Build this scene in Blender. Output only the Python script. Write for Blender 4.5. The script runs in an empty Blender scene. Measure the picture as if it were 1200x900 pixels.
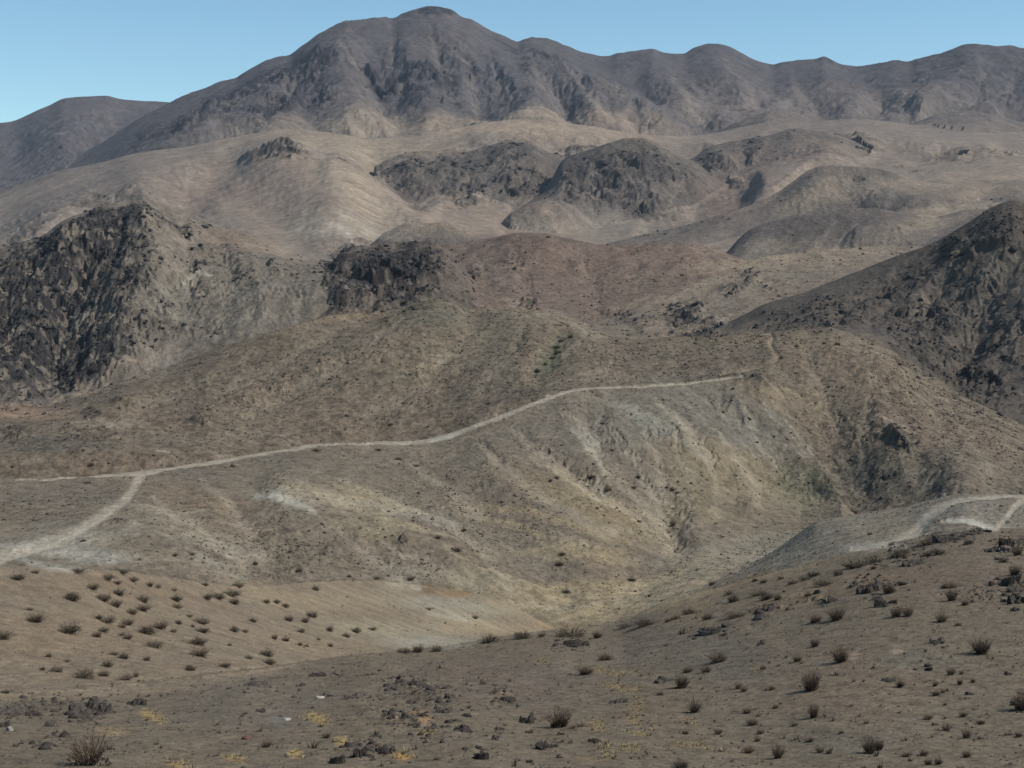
import bpy, math, time
import numpy as np
T0 = time.time()
f32 = np.float32
rng = np.random.default_rng(11)

# ------------------------------------------------------------------ scene, camera
scene = bpy.context.scene
COL = scene.collection
F = 1648.0                      # focal length in photograph pixels (1200 wide)
PITCH = math.atan((450 - 280) / F)
CP, SP = math.cos(PITCH), math.sin(PITCH)


def ray(px, py):
    """azimuth and tangent of elevation of the sight line through a photograph pixel"""
    px = np.asarray(px, float); py = np.asarray(py, float)
    x = (px - 600) / F; v = (450 - py) / F
    dx, dy, dz = x, CP + v * SP, -SP + v * CP
    return np.arctan2(dx, dy), dz / np.hypot(dx, dy)


def project(a, te):
    x, y = np.sin(a), np.cos(a)
    dep = y * CP - te * SP
    up = y * SP + te * CP
    return 600 + F * x / dep, 450 - F * up / dep


cam_data = bpy.data.cameras.new('camera')
cam = bpy.data.objects.new('camera', cam_data)
COL.objects.link(cam)
cam_data.sensor_width = 36
cam_data.lens = 36 * F / 1200
cam_data.clip_start = 0.1
cam_data.clip_end = 40000
cam.location = (0, 0, 0)
cam.rotation_euler = (math.pi / 2 - PITCH, 0, 0)
scene.camera = cam

# ------------------------------------------------------------------ little maths


def pchip_slopes(x, y):
    h = np.diff(x); d = np.diff(y, axis=-1) / h
    m = np.zeros_like(y)
    if d.shape[-1] > 1:
        d0, d1 = d[..., :-1], d[..., 1:]
        w1 = 2 * h[..., 1:] + h[..., :-1]; w2 = h[..., 1:] + 2 * h[..., :-1]
        ok = d0 * d1 > 0
        with np.errstate(divide='ignore', invalid='ignore'):
            hm = (w1 + w2) / (w1 / d0 + w2 / d1)
        m[..., 1:-1] = np.where(ok, hm, 0)
    m[..., 0] = d[..., 0]; m[..., -1] = d[..., -1]
    return m


def pchip(x, y, q):
    """monotone cubic through (x, y), clamped outside"""
    m = pchip_slopes(x, y)
    q = np.clip(q, x[0], x[-1])
    k = np.clip(np.searchsorted(x, q) - 1, 0, len(x) - 2)
    h = x[k + 1] - x[k]; t = (q - x[k]) / h
    return ((2 * t**3 - 3 * t**2 + 1) * y[k] + (t**3 - 2 * t**2 + t) * h * m[k]
            + (-2 * t**3 + 3 * t**2) * y[k + 1] + (t**3 - t**2) * h * m[k + 1])


def smooth(e0, e1, x):
    t = np.clip((x - e0) / (e1 - e0), 0, 1)
    return t * t * (3 - 2 * t)


def hash2(ix, iy, seed):
    h = (ix.astype(np.int64) * 374761393 + iy.astype(np.int64) * 668265263 + seed * 1274126177) & 0xffffffff
    h = ((h ^ (h >> 13)) * 1274126177) & 0xffffffff
    h = h ^ (h >> 16)
    return h


def hashf(ix, iy, seed):
    return (hash2(ix, iy, seed) & 0xffff).astype(f32) / f32(65536)


def perlin(x, y, seed=0):
    ix = np.floor(x); iy = np.floor(y)
    fx = (x - ix).astype(f32); fy = (y - iy).astype(f32)
    ix = ix.astype(np.int32); iy = iy.astype(np.int32)
    u = fx * fx * fx * (fx * (fx * 6 - 15) + 10); v = fy * fy * fy * (fy * (fy * 6 - 15) + 10)

    def g(i, j):
        an = hashf(ix + i, iy + j, seed) * f32(2 * math.pi)
        return np.cos(an) * (fx - i) + np.sin(an) * (fy - j)
    a = g(0, 0); b = g(1, 0); c = g(0, 1); d = g(1, 1)
    return 1.5 * (a + (b - a) * u + (c - a) * v + (a - b - c + d) * u * v)


def fbm(x, y, octs, seed=0, gain=0.5):
    s = 0; amp = 1.0
    for o in range(octs):
        s = s + amp * perlin(x * 2**o + 17.3 * o, y * 2**o - 9.1 * o, seed + o); amp *= gain
    return s


def srgb(r, g, b):
    c = np.array([r, g, b], float) / 255
    return np.where(c <= 0.04045, c / 12.92, ((c + 0.055) / 1.055) ** 2.4)


# ------------------------------------------------------------------ the lie of the land
# every hill: lines of (photo x, photo y, distance in metres) from its foot to its crest; the lines are
# turned into real ground points, and behind its crest each hill falls away again.
def L(s, D=None):
    out = []
    for t in s.split():
        q = [float(v) for v in t.split(',')]
        out.append((q[0], q[1], q[2] if len(q) > 2 else D))
        if len(q) > 2:
            D = q[2]
    return out


HILLS = [
    ('far_mountain', [
        L('-300,240,4200 0,232 100,205 190,180,4400 260,180 320,190'),
        L('-300,155,5600 -80,152 0,143 15,141 30,135 45,128 60,122 75,115 100,113 125,112 140,115 165,117 195,119 240,130 320,165')]),
    ('mountain', [
        L('-100,330,3300 60,245,3450 150,200,3400 200,178,3400 300,168 400,168 460,170 520,158 600,146 700,156 800,158,3700 900,160,3900 1000,160 1100,168 1200,172 1500,180'),
        L('-100,300,3900 60,225,3900 150,168,3900 200,140,4000 300,122 400,110 500,105 600,115 700,125 800,120,4300 900,120,4400 1000,118 1100,118 1200,118 1500,120'),
        L('-100,270,4600 0,238,4600 60,203 130,160 165,137 200,120,4800 220,110 240,103 258,96 275,93 285,86 297,79 310,71 325,67 340,64 347,59 360,50 375,40 388,33 '
          '400,27 412,24 425,22 440,20,5000 452,20 460,22 467,18 475,14 485,11 495,9 505,7 512,7 520,9 530,12 540,19 550,22 565,30 578,37 590,42 600,47 608,49 615,46 625,44,5200 640,44 648,47 660,52 675,58 690,62 705,65 715,65 '
          '722,62 735,61 745,60 765,57 775,61 790,62,5300 800,62 815,55 825,52 832,51 845,52 858,56 870,62 882,69 895,73 905,75 915,72 935,70 950,69 960,68 965,66 970,68 985,75 1000,78 1015,77 1030,73 1050,70,5000 1065,72 1075,69 1090,65 1105,61 '
          '1120,56 1130,52 1140,51 1150,52 1165,53 1185,53 1200,56 1280,62 1500,80')]),
    ('hillside', [
        L('-300,345,1500 0,330 300,318 400,306 600,306 800,316 1000,306 1200,300 1500,296'),
        L('-300,300,2300 0,285 100,268 200,250 300,238 400,235 470,248 600,258 700,262 800,248 900,228 1000,218 1100,213 1200,208 1500,200'),
        L('-300,285,3100 -100,262 0,226 60,203 120,189 165,179 220,172 270,161 300,156 330,152 355,152 380,155 430,162 480,160 540,149 600,140 650,142 700,150 740,156,3200 800,160,3400 900,145,3500 1000,140 1100,150 1200,155 1500,160')]),
    ('knoll', [   # broad dark-patched hill at the right of the slope
        L('770,215,2500 790,210 830,228 870,238 930,228 1000,208 1050,205'),
        L('770,215,2850 790,195 815,183 830,173 860,165 885,161 905,158 930,151 960,153 1000,166 1050,195')]),
    ('knoll', [
        L('1050,172,3350 1080,168 1120,166 1160,166 1200,167 1260,172'),
        L('1050,155,3600 1080,142 1105,134 1130,131 1155,133 1185,140 1220,150 1260,160')]),
    ('knoll', [
        L('850,172,3450 890,170 930,168 980,168'),
        L('850,150,3650 880,137 905,130 930,132 960,140 990,152')]),
    ('knoll', [   # small rocky outcrop hill upper left
        L('255,215,2650 280,208 325,212 370,206 410,200'),
        L('255,205,2800 280,198 300,188 320,182 335,181 350,184 370,190 410,202')]),
    ('knoll', [
        L('400,240,2400 440,238 480,250 540,258 600,256 660,250 700,248'),
        L('400,222,2750 425,208 440,195 460,184 490,177 520,177 545,178 570,171 600,165 625,170 640,178 660,182 680,190 710,215')]),
    ('knoll', [
        L('625,235,2250 650,238 700,268 760,280 830,285 880,270 910,265'),
        L('625,232,2550 645,212 660,187 690,176 720,166 735,162 750,161 775,170 790,180 815,190 840,210 880,238 910,262')]),
    ('knoll', [
        L('1030,222,2420 1060,217 1110,214 1150,215 1200,216 1300,222'),
        L('1030,215,2700 1060,198 1085,190 1110,183 1125,182 1140,187 1155,186 1180,184 1200,187 1300,215')]),
    ('ridge_hill', [
        L('700,292,1750 740,289 850,292 950,262,1900 1050,246 1100,232 1200,215,2100 1300,215'),
        L('700,292,1900 735,279 800,264 850,250 880,240 905,230,2050 930,213 945,202 955,197 970,195 985,195 1010,195 1040,200 1100,215 1200,220 1300,240')]),
    ('ridge_hill', [
        L('1075,262,1900 1120,254 1160,248 1210,244 1260,240 1320,240'),
        L('1075,248,2050 1100,232 1130,222 1165,216 1200,210 1260,206 1320,215')]),
    ('ridge_hill', [
        L('1030,292,1560 1080,286 1120,280 1160,276 1200,270'),
        L('1030,285,1700 1060,268 1090,257 1120,249 1150,245 1180,246 1210,255')]),
    ('knoll', [
        L('960,225,2080 990,222 1030,222 1060,225'),
        L('960,225,2200 985,215 1000,207 1012,203 1025,207 1040,214 1060,228')]),
    ('ridge_hill', [
        L('820,312,1480 860,306 950,304 1050,296 1120,285 1200,280 1400,270'),
        L('820,312,1600 850,297 865,280 880,268 915,256 940,249 960,246 1000,244 1030,245 1060,251 1100,256 1150,250 1200,240 1400,230')]),
    ('knoll', [   # low swells in front of the tan slope
        L('430,290,1420 470,290 520,288 560,290'),
        L('430,290,1500 455,270 480,262 500,262 520,260 545,266 575,285')]),
    ('rocky_hill', [
        L('-300,520,850 -50,495 0,488 150,450,900 250,425 380,378,950 430,370'),
        L('-300,400,980 0,390,1000 80,370 150,355 220,350 290,340 380,330 430,330'),
        L('-300,350,1150 -60,308,1150 0,292 25,285 50,278 75,260 100,250 130,240 150,237 170,236,1200 195,240 220,247 240,258 262,267 290,275 320,285 350,298 385,308 430,335')]),
    ('brown_hill', [
        L('430,375,960 500,372 600,378,920 700,405,880 800,412 900,400 1000,380'),
        L('430,345,1120 500,335,1120 600,325 700,345,1080 800,340 900,335'),
        L('430,325,1250 480,300 500,292 540,285 560,281 580,278 595,274 610,272 640,273 660,278 680,282 700,286 720,287 760,284 800,283 830,290 860,300 900,315')]),
    ('rocky_knoll', [
        L('350,390,930 380,372 440,368 520,365,980 560,360'),
        L('350,365,1100 375,335 390,306 405,292 430,288 450,286 470,285 485,284 500,283 520,290 535,302 560,335')]),
    ('pale_ridge', [
        L('610,412,850 690,402,860 800,412,830 900,405 1000,380,860 1080,350'),
        L('610,410,930 650,398 690,380,960 730,368 760,356 790,345,1040 820,330 850,317,1100 880,305 900,300,1180 950,295 1000,291 1040,288,1280 1100,290 1200,300')]),
    ('dark_hill', [
        L('760,412,760 850,405 900,405 985,400,720 1100,465,690 1200,515,650 1400,560'),
        L('760,400,860 850,390,850 900,378 985,360 1050,370 1100,375 1200,365,800 1400,350'),
        L('760,402,900 800,392 850,380 875,368 900,355 925,348 950,340,960 975,330 1000,320 1030,308 1050,300 1080,290 1100,282,960 1120,270 1140,258 1155,248 1165,243 1180,237 1190,236 1200,238 1220,232 1260,225 1400,220')]),
    ('brown_ridge', [
        L('-300,545,500 0,535,490 100,525,490 200,535,480 330,530,500 450,524,520 520,508,530 600,474,540 650,458,545 700,455,550 800,455,560 870,445,555 905,443,549 930,491,521 960,542,490 1000,600,444 1060,617,422 1200,640,390 1400,650'),
        L('-300,500,540 0,497,540 100,485 200,470,560 300,450,590 400,425,610 500,410,620 600,415,610 700,425,600 800,425,595 900,415,590 1000,470,540 1100,520,500 1200,560,480 1400,600'),
        L('-300,485,580 -50,478,580 0,478 50,477 100,462 150,447 200,430,640 250,410 300,395 350,380 400,368,690 440,365 470,360 490,355 510,353,700 522,354 535,357 550,366 562,366 575,363 600,362 620,363 640,366 655,370 670,375 685,382 700,390 '
          '715,395,680 740,398 780,396 830,393 870,392,660 900,390 915,388 930,385 960,383 972,383 985,387 1010,397,630 1030,405 1050,415 1070,428 1090,440 1110,453 1130,465 1150,475 1170,485,600 1200,500 1260,530 1400,580')]),
    ('grey_hill', [
        L('-300,748,212 0,735,222 200,722,238 330,712,258 500,722,268 600,748,268 640,756,268 700,746,276 780,718,290 820,704,297 900,684,315 1000,668,320 1100,664'),
        L('-300,730,230 0,715,240 200,705,255 330,697,275 500,705,285 600,730,285 640,738,285 700,722,300 780,672,345 820,645,370 900,640,390 1000,630,400 1100,640'),
        L('-300,640,290 0,636,300 100,622,305 170,608,315 330,606,330 500,618,345 600,618,360 700,604,380 780,590,410 850,560,450 920,545,500 960,560,500 1000,600,460 1100,640'),
        L('-300,575,370 -50,566,370 0,562 60,560 100,558,375 165,552,385 200,547,395 240,541,405 300,531,420 340,525,430 370,520,438 400,519 430,518,445 470,517 500,514,455 530,506 560,495,468 580,488 600,480,480 620,472 640,465,490 '
          '660,458 680,454,500 720,452,510 760,450 800,448,525 850,442,535 870,439 890,438,545 905,447,540 930,492,515 960,542,486 1000,602,440 1100,660,380')]),
    ('grey_spur', [   # low ridge with tracks at the right
        L('640,815,265 690,780,270 750,750,270 800,730,265 900,700,255 1000,690,240 1100,680,220 1200,670,210 1400,670'),
        L('640,805,275 700,757,292 750,728,312 790,702,318 850,678,310 950,648,280 1050,634,265 1100,632,255 1200,630,240 1400,635'),
        L('640,800,285 700,752,302 750,722,325 790,708,338 820,696,342 850,680,346 880,664 910,646,348 935,628 960,612,342 1000,605 1030,600,338 1050,597 1080,590,335 1100,586 1120,583 1140,581 1165,580,330 1200,580 1260,582 1400,590')]),
    ('tan_slope', [
        L('-300,840,62 0,825,64 150,806,70 300,795,82 430,780,108 520,770,138 600,757,190 660,752,240 720,760,240'),
        L('-300,740,82 0,740,84 150,735,95 300,735,118 430,735,155 520,735,195 600,742,235 660,750,260 720,760,250'),
        L('-300,668,100 -50,664,100 0,666,104 60,668 130,671,115 190,679,130 240,685,140 280,690,150 330,688,165 380,684,190 430,683,215 470,686,232 500,690,245 560,702,262 600,715,272 640,735,280 720,765,270')]),
    ('foreground_slope', [
        L('-300,905,24 0,905,24 300,905,25 600,905,25.5 900,905,26 1200,905,26.5 1500,905,27'),
        L('-300,855,34 0,858,33 300,850,35 600,832,38 900,790,42 1050,755,45 1200,745,46 1500,745,46'),
        L('-300,822,44 -50,818,45 0,815,46 100,810,48 200,800,51 250,794 300,788,56 370,778,59 430,770,61 470,767 500,764,63 530,760 560,755,64 600,748,65 650,742,66 700,738,67 725,733 760,717,70 800,702,72 850,689,73 900,675,74 930,667 '
          '960,659,75 1000,649,76 1050,638,77 1080,632 1100,628,78 1125,624 1150,621,78 1190,621 1260,620,78 1500,625,78')]),
]
NAMES = [h[0] for h in HILLS]
ID_FG = len(HILLS) - 1
ID = {n: i for i, n in enumerate(NAMES)}


BL = [None, 0.0008]


def blur1(v, sig):
    """gaussian smoothing along azimuth (radians), for uneven spacing"""
    h = BL[1]
    n = int(3 * sig / h)
    if n < 1:
        return v
    g = np.arange(BL[0][0] - 3 * sig, BL[0][-1] + 3 * sig, h)
    w = np.exp(-0.5 * (np.arange(-n, n + 1) * h / sig) ** 2); w /= w.sum()
    u = np.convolve(np.pad(np.interp(g, BL[0], v), n, mode='edge'), w, 'valid')
    return np.interp(BL[0], g, u)


SMALL = {'knoll', 'ridge_hill', 'rocky_knoll', 'brown_hill'}


def hill_curves(lines, A, nm=''):
    """knots (lnD, te) of one hill for every azimuth of A"""
    K = []
    BL[0] = A
    for ln in lines:
        p = np.array(ln)
        if nm in SMALL:                    # the ends of a small hill run out gently into the ground
            p = np.concatenate([[[p[0, 0] - 26, p[0, 1] + 20, p[0, 2]]], p, [[p[-1, 0] + 26, p[-1, 1] + 20, p[-1, 2]]]])
        a, te = ray(p[:, 0], p[:, 1])
        o = np.argsort(a)
        out = np.maximum(a.min() - A, 0) + np.maximum(A - a.max(), 0)      # past its ends a hill falls away sideways
        K.append((blur1(pchip(a[o], np.log(p[o, 2]), A), 0.022), blur1(pchip(a[o], te[o], A), 0.0012 if ln is lines[-1] else 0.012) - 0.9 * out))
    x = np.stack([k[0] for k in K], 1); y = np.stack([k[1] for k in K], 1)
    for k in range(1, x.shape[1]):
        x[:, k] = np.maximum(x[:, k], x[:, k - 1] + 0.02)
    return x, y


def land(A, LD):
    """ground height over camera-centred azimuths x log distances: te[row, col] and the id of the hill on top"""
    D = np.exp(LD); nr, nc = len(LD), len(A)
    top = None
    for hi, (nm, lines) in enumerate(HILLS):
        x, y = hill_curves(lines, A, nm)
        if nm == 'foreground_slope':
            x0 = np.full((nc, 1), math.log(1.6)); y0 = np.full((nc, 1), -1.7 / 1.6)
            xm = np.full((nc, 1), math.log(9.0)); ym = np.full((nc, 1), -4.3 / 9)
            x = np.concatenate([x0, xm, x], 1); y = np.concatenate([y0, ym, y], 1)
        m = pchip_slopes(x, y)
        te = np.empty((nr, nc))
        for c in range(nc):
            xc, yc, mc = x[c], y[c], m[c]
            k = np.clip(np.searchsorted(xc, LD) - 1, 0, len(xc) - 2)
            h = xc[k + 1] - xc[k]; t = np.clip((LD - xc[k]) / h, 0, 1)
            v = ((2 * t**3 - 3 * t**2 + 1) * yc[k] + (t**3 - 2 * t**2 + t) * h * mc[k]
                 + (-2 * t**3 + 3 * t**2) * yc[k + 1] + (t**3 - t**2) * h * mc[k + 1])
            Dc = math.exp(xc[-1]); zc = yc[-1] * Dc; w = 0.024 * Dc
            over = np.maximum(D - Dc, 0)
            v = np.where(LD > xc[-1], (zc - 0.42 * (np.sqrt(over**2 + w * w) - w)) / D, v)
            D0 = math.exp(xc[0]); z0 = yc[0] * D0
            v = np.where(LD < xc[0], (z0 - 0.45 * (D0 - D)) / D, v)
            te[:, c] = v
        if top is None:
            top = te; own = np.zeros((nr, nc), np.int16)
        else:
            kk = 0.004
            own = np.where(te > top, np.int16(hi), own)
            hh = np.maximum(kk - np.abs(te - top), 0) / kk
            top = np.maximum(te, top) + hh * hh * kk * 0.25
    return top, own


# grid: even azimuth steps across the view, widening beyond it; log distances dense where ground faces us
QUAL = 1.0
core = np.arange(-0.385, 0.3851, 0.00078 / QUAL)
step = 0.00078 / QUAL; ext = []; a = core[-1]
while a < 1.05:
    step *= 1.10; a += step; ext.append(a)
A = np.concatenate([-np.array(ext[::-1]), core, np.array(ext)])
LD0 = np.linspace(math.log(1.6), math.log(8000), 3000)
te0, _ = land(np.linspace(-0.36, 0.36, 90), LD0)
run = np.maximum.accumulate(te0, 0)
vis0 = np.diff(run, axis=0)
dens = vis0.mean(1) * 0.6 + np.sort(vis0, 1)[:, -12:].mean(1) * 0.4
dens = np.convolve(np.pad(dens, 30, mode='edge'), np.ones(61) / 61, 'valid')
dens += dens.mean() * 0.22
dens[LD0[1:] < math.log(20)] *= 0.15
cum = np.concatenate([[0], np.cumsum(dens)]); cum /= cum[-1]
NR = int(2000 * QUAL)
LD = np.interp(np.linspace(0, 1, NR), cum, LD0)
D = np.exp(LD)
te, own = land(A, LD)
NC = len(A)
print('grid', NR, NC, round(time.time() - T0, 1))

Dg = D[:, None].astype(f32)
X = (Dg * np.sin(A)[None, :]).astype(f32)
Y = (Dg * np.cos(A)[None, :]).astype(f32)
Z = (te * D[:, None]).astype(f32)
PX, PY = project(A[None, :], te)
PX = PX.astype(f32); PY = PY.astype(f32)
runm = np.maximum.accumulate(te, 0)
VIS = smooth(-0.010, -0.002, te - runm).astype(f32)      # 1 on ground that faces the viewpoint
dA = np.gradient(A)[None, :].astype(f32)
dL = np.gradient(LD)[:, None].astype(f32)
CELL = np.maximum(Dg * dA, Dg * dL * 0.5)


def slope(Zq):
    gr = np.gradient(Zq, axis=0) / (Dg * dL)
    ga = np.gradient(Zq, axis=1) / (Dg * dA)
    s, c = np.sin(A)[None, :].astype(f32), np.cos(A)[None, :].astype(f32)
    return gr * s + ga * c, gr * c - ga * s          # dz/dx, dz/dy


# warped photo coordinates so that outlines of patches are never clean curves
WPX = PX + 7 * fbm(PX / 38, PY / 26, 3, 301) + 3 * perlin(PX / 7, PY / 6, 311)
WPY = PY + 4 * fbm(PX / 38, PY / 26, 3, 302) + 2 * perlin(PX / 7, PY / 6, 312)


def ellipse(px, py, rx, ry, rot=0, soft=0.5, hills=None):
    """0..1 mask of the ground seen round a spot"""
    cx = slice(max(0, int(np.searchsorted(A, ray(px - 1.7 * max(rx, ry) - 25, py)[0])) - 2), int(np.searchsorted(A, ray(px + 1.7 * max(rx, ry) + 25, py)[0])) + 3)
    r = math.radians(rot); c, s = math.cos(r), math.sin(r)
    dx = WPX[:, cx] - px; dy = WPY[:, cx] - py
    d = np.sqrt(((dx * c + dy * s) / rx) ** 2 + ((-dx * s + dy * c) / ry) ** 2)
    m = (1 - smooth(1 - soft, 1 + soft, d)) * VIS[:, cx]
    if hills is not None:
        m = m * np.isin(own[:, cx], hills)
    return cx, m.astype(f32)


def seg_dist(pts, px, py, cx):
    """distance in photo pixels to a traced line, and the place along it 0..1"""
    best = np.full(px.shape, 1e9, f32); par = np.zeros(px.shape, f32)
    P = np.array(pts, float); ln = np.hypot(*np.diff(P[:, :2], axis=0).T); tot = ln.sum(); acc = 0
    for i in range(len(P) - 1):
        ax, ay = P[i, :2]; bx, by = P[i + 1, :2]; vx, vy = bx - ax, by - ay
        t = np.clip(((px - ax) * vx + (py - ay) * vy) / (vx * vx + vy * vy + 1e-9), 0, 1)
        d = np.hypot(px - ax - t * vx, py - ay - t * vy)
        k = d < best
        best = np.where(k, d, best); par = np.where(k, (acc + t * ln[i]) / tot, par)
        acc += ln[i]
    return best, par


def stroke(pts, w, soft=0.6, hills=None, warp=1.0):
    P = np.array(pts, float)
    cx = slice(max(0, int(np.searchsorted(A, ray(P[:, 0].min() - 3 * np.max(w) - 25, P[:, 1].mean())[0])) - 2),
               int(np.searchsorted(A, ray(P[:, 0].max() + 3 * np.max(w) + 25, P[:, 1].mean())[0])) + 3)
    qx = PX[:, cx] + warp * (WPX[:, cx] - PX[:, cx]); qy = PY[:, cx] + warp * (WPY[:, cx] - PY[:, cx])
    d, t = seg_dist(pts, qx, qy, cx)
    ww = np.interp(t, np.linspace(0, 1, len(w)), w) if np.ndim(w) else w
    m = (1 - smooth(1 - soft, 1 + soft, d / ww)) * VIS[:, cx]
    if hills is not None:
        m = m * np.isin(own[:, cx], hills)
    return cx, m.astype(f32)


# ------------------------------------------------------------------ spurs and gullies seen in the photograph: (line, width px, height m)
def pts(s):
    return [tuple(float(v) for v in t.split(',')) for t in s.split()]


SPURS = [
    # main mountain
    ('375,42 385,70 395,95 405,120 415,150', 22, 60), ('345,62 330,90 290,120 240,150', 16, 40), ('430,30 440,70 450,110', 14, -30),
    ('520,15 560,60 600,95 625,120', 18, 45), ('600,50 640,80 690,110 730,135', 14, 45), ('660,90 690,125 700,150', 9, 30), ('700,110 740,135 770,152', 8, 25),
    ('560,70 570,100 575,130', 12, -35), ('480,60 490,95 500,130', 14, 25), ('640,110 660,140 665,155', 7, -22), ('720,130 745,150', 6, -15),
    ('835,52 850,80 880,105 900,130', 16, 40), ('905,76 900,100 895,120', 12, -35), ('965,68 980,95 1000,120', 14, 35), ('1015,80 1020,100 1030,120', 12, -30),
    ('1140,52 1130,80 1100,105 1080,125', 16, 40), ('1180,60 1185,90 1190,120', 14, -25), ('770,60 780,90 800,115', 12, 30), ('715,66 730,90 760,110', 10, -30),
    ('100,113 80,140 60,170', 18, 35), ('150,118 140,145 110,180', 14, -30), ('30,137 20,160', 12, -20),
    # swells of the tan slope
    ('1210,190 1120,215 1030,245', 15, 14), ('1190,228 1100,252 1010,282', 11, 10), ('1000,160 960,200 900,225', 16, 30), ('760,140 800,158 860,182', 9, 40), ('800,140 840,165 870,185', 6, -26), ('1040,150 1090,165 1150,170', 12, 30), ('1080,138 1110,133 1160,138', 8, 40), ('850,142 880,148 930,150', 8, 24),
    ('330,156 340,200 390,240', 26, 34), ('200,180 150,215 60,262', 26, 26), ('430,172 450,200 490,240', 10, -24), ('120,195 60,230 0,250', 12, -18), ('270,170 250,210 200,245', 14, -18), ('560,155 640,150 720,158', 8, 26), ('395,215 440,232 490,252', 12, 20), ('600,262 680,270 740,285', 9, -12), ('880,225 830,245 760,275', 8, -12), ('1120,285 1040,290 950,300', 7, 8),
    # left rocky hill
    ('170,240 185,280 170,330 155,380 140,440', 20, 26), ('130,262 100,310 80,380 60,440', 13, -16), ('75,270 50,330 30,400', 14, 12), ('230,260 250,310 240,370', 14, -9),
    ('290,280 310,320 320,350', 14, 8), ('195,250 215,300 205,360', 9, -9),
    # dark hill right
    ('1165,250 1120,320 1080,380 1040,420', 20, 12), ('1200,300 1160,370 1130,430', 14, -10), ('1080,300 1010,350 960,385', 14, -7),
    # brown ridge
    ('510,356 440,400 350,450 250,480', 20, 6), ('600,364 560,410 520,440', 16, -6), ('660,390 645,415 630,440', 8, -5), ('700,394 690,430', 18, 4), ('890,395 880,430', 10, -3),
    ('985,388 1020,440 1060,500 1120,570', 26, 8), ('920,450 960,500 1000,560 1020,600', 14, -5), ('1100,470 1080,540 1060,590', 18, -5), ('1170,490 1150,540 1130,575', 16, 4),
    # grey hill gullies and ribs
    ('690,470 700,510 730,545 760,575 790,610 800,640', 9, -3.0), ('660,540 700,575 750,605 785,630', 7, -2.4), ('745,470 790,490 830,515', 14, 3), ('830,470 880,520 920,570', 10, -2.6),
    ('860,470 900,500 930,530', 7, 2.2), ('790,510 810,560 815,610', 9, 3.2), ('850,540 860,590', 8, -2.2), ('870,560 880,600', 7, 2), ('720,500 755,540', 9, 2.2),
    ('560,505 600,560 650,600 720,635', 18, 3), ('330,540 350,580 420,610 520,660', 20, 3.5), ('300,560 280,600 330,650', 16, -2.5), ('560,590 620,650 660,690', 14, -3),
    ('450,610 520,640 600,690', 12, 2.6), ('180,560 220,600 300,650', 14, -1.6),
    # tan slope
    ('100,690 200,740 280,790', 30, 0.8), ('330,720 400,745 480,760', 14, -0.9), ('200,690 300,730 380,770', 18, -0.7),
    # foreground
    ('430,820 520,850 560,880', 30, 0.25), ('720,745 800,790 880,860', 40, -0.35), ('1010,690 1100,680 1200,690', 22, 0.3), ('950,720 1060,720', 20, 0.15),
]
CREST = np.zeros_like(Z)                              # pixels below the crest of the hill one stands on
for hi, (nm, lines) in enumerate(HILLS):
    _, yk = hill_curves(lines, A, nm)
    CREST = np.where(own == hi, ((yk[:, -1][None, :] - te) * F).astype(f32), CREST)
CFADE = np.where(own == ID['mountain'], 0.05 + 0.95 * smooth(4, 52, CREST), 0.06 + 0.94 * smooth(2, 36, CREST)).astype(f32)
for s, w, hgt in SPURS:
    cx, m = stroke(pts(s), w * 1.3, 0.97, warp=0.5)
    P0 = pts(s)
    far = P0[0][1] < 292 and hgt > -99 and (P0[0][1] < 160 or abs(hgt) > 5.5 and P0[0][1] < 230)
    lim = hgt * (.8 if far else .38)
    Z[:, cx] += lim * m * CFADE[:, cx]

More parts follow.
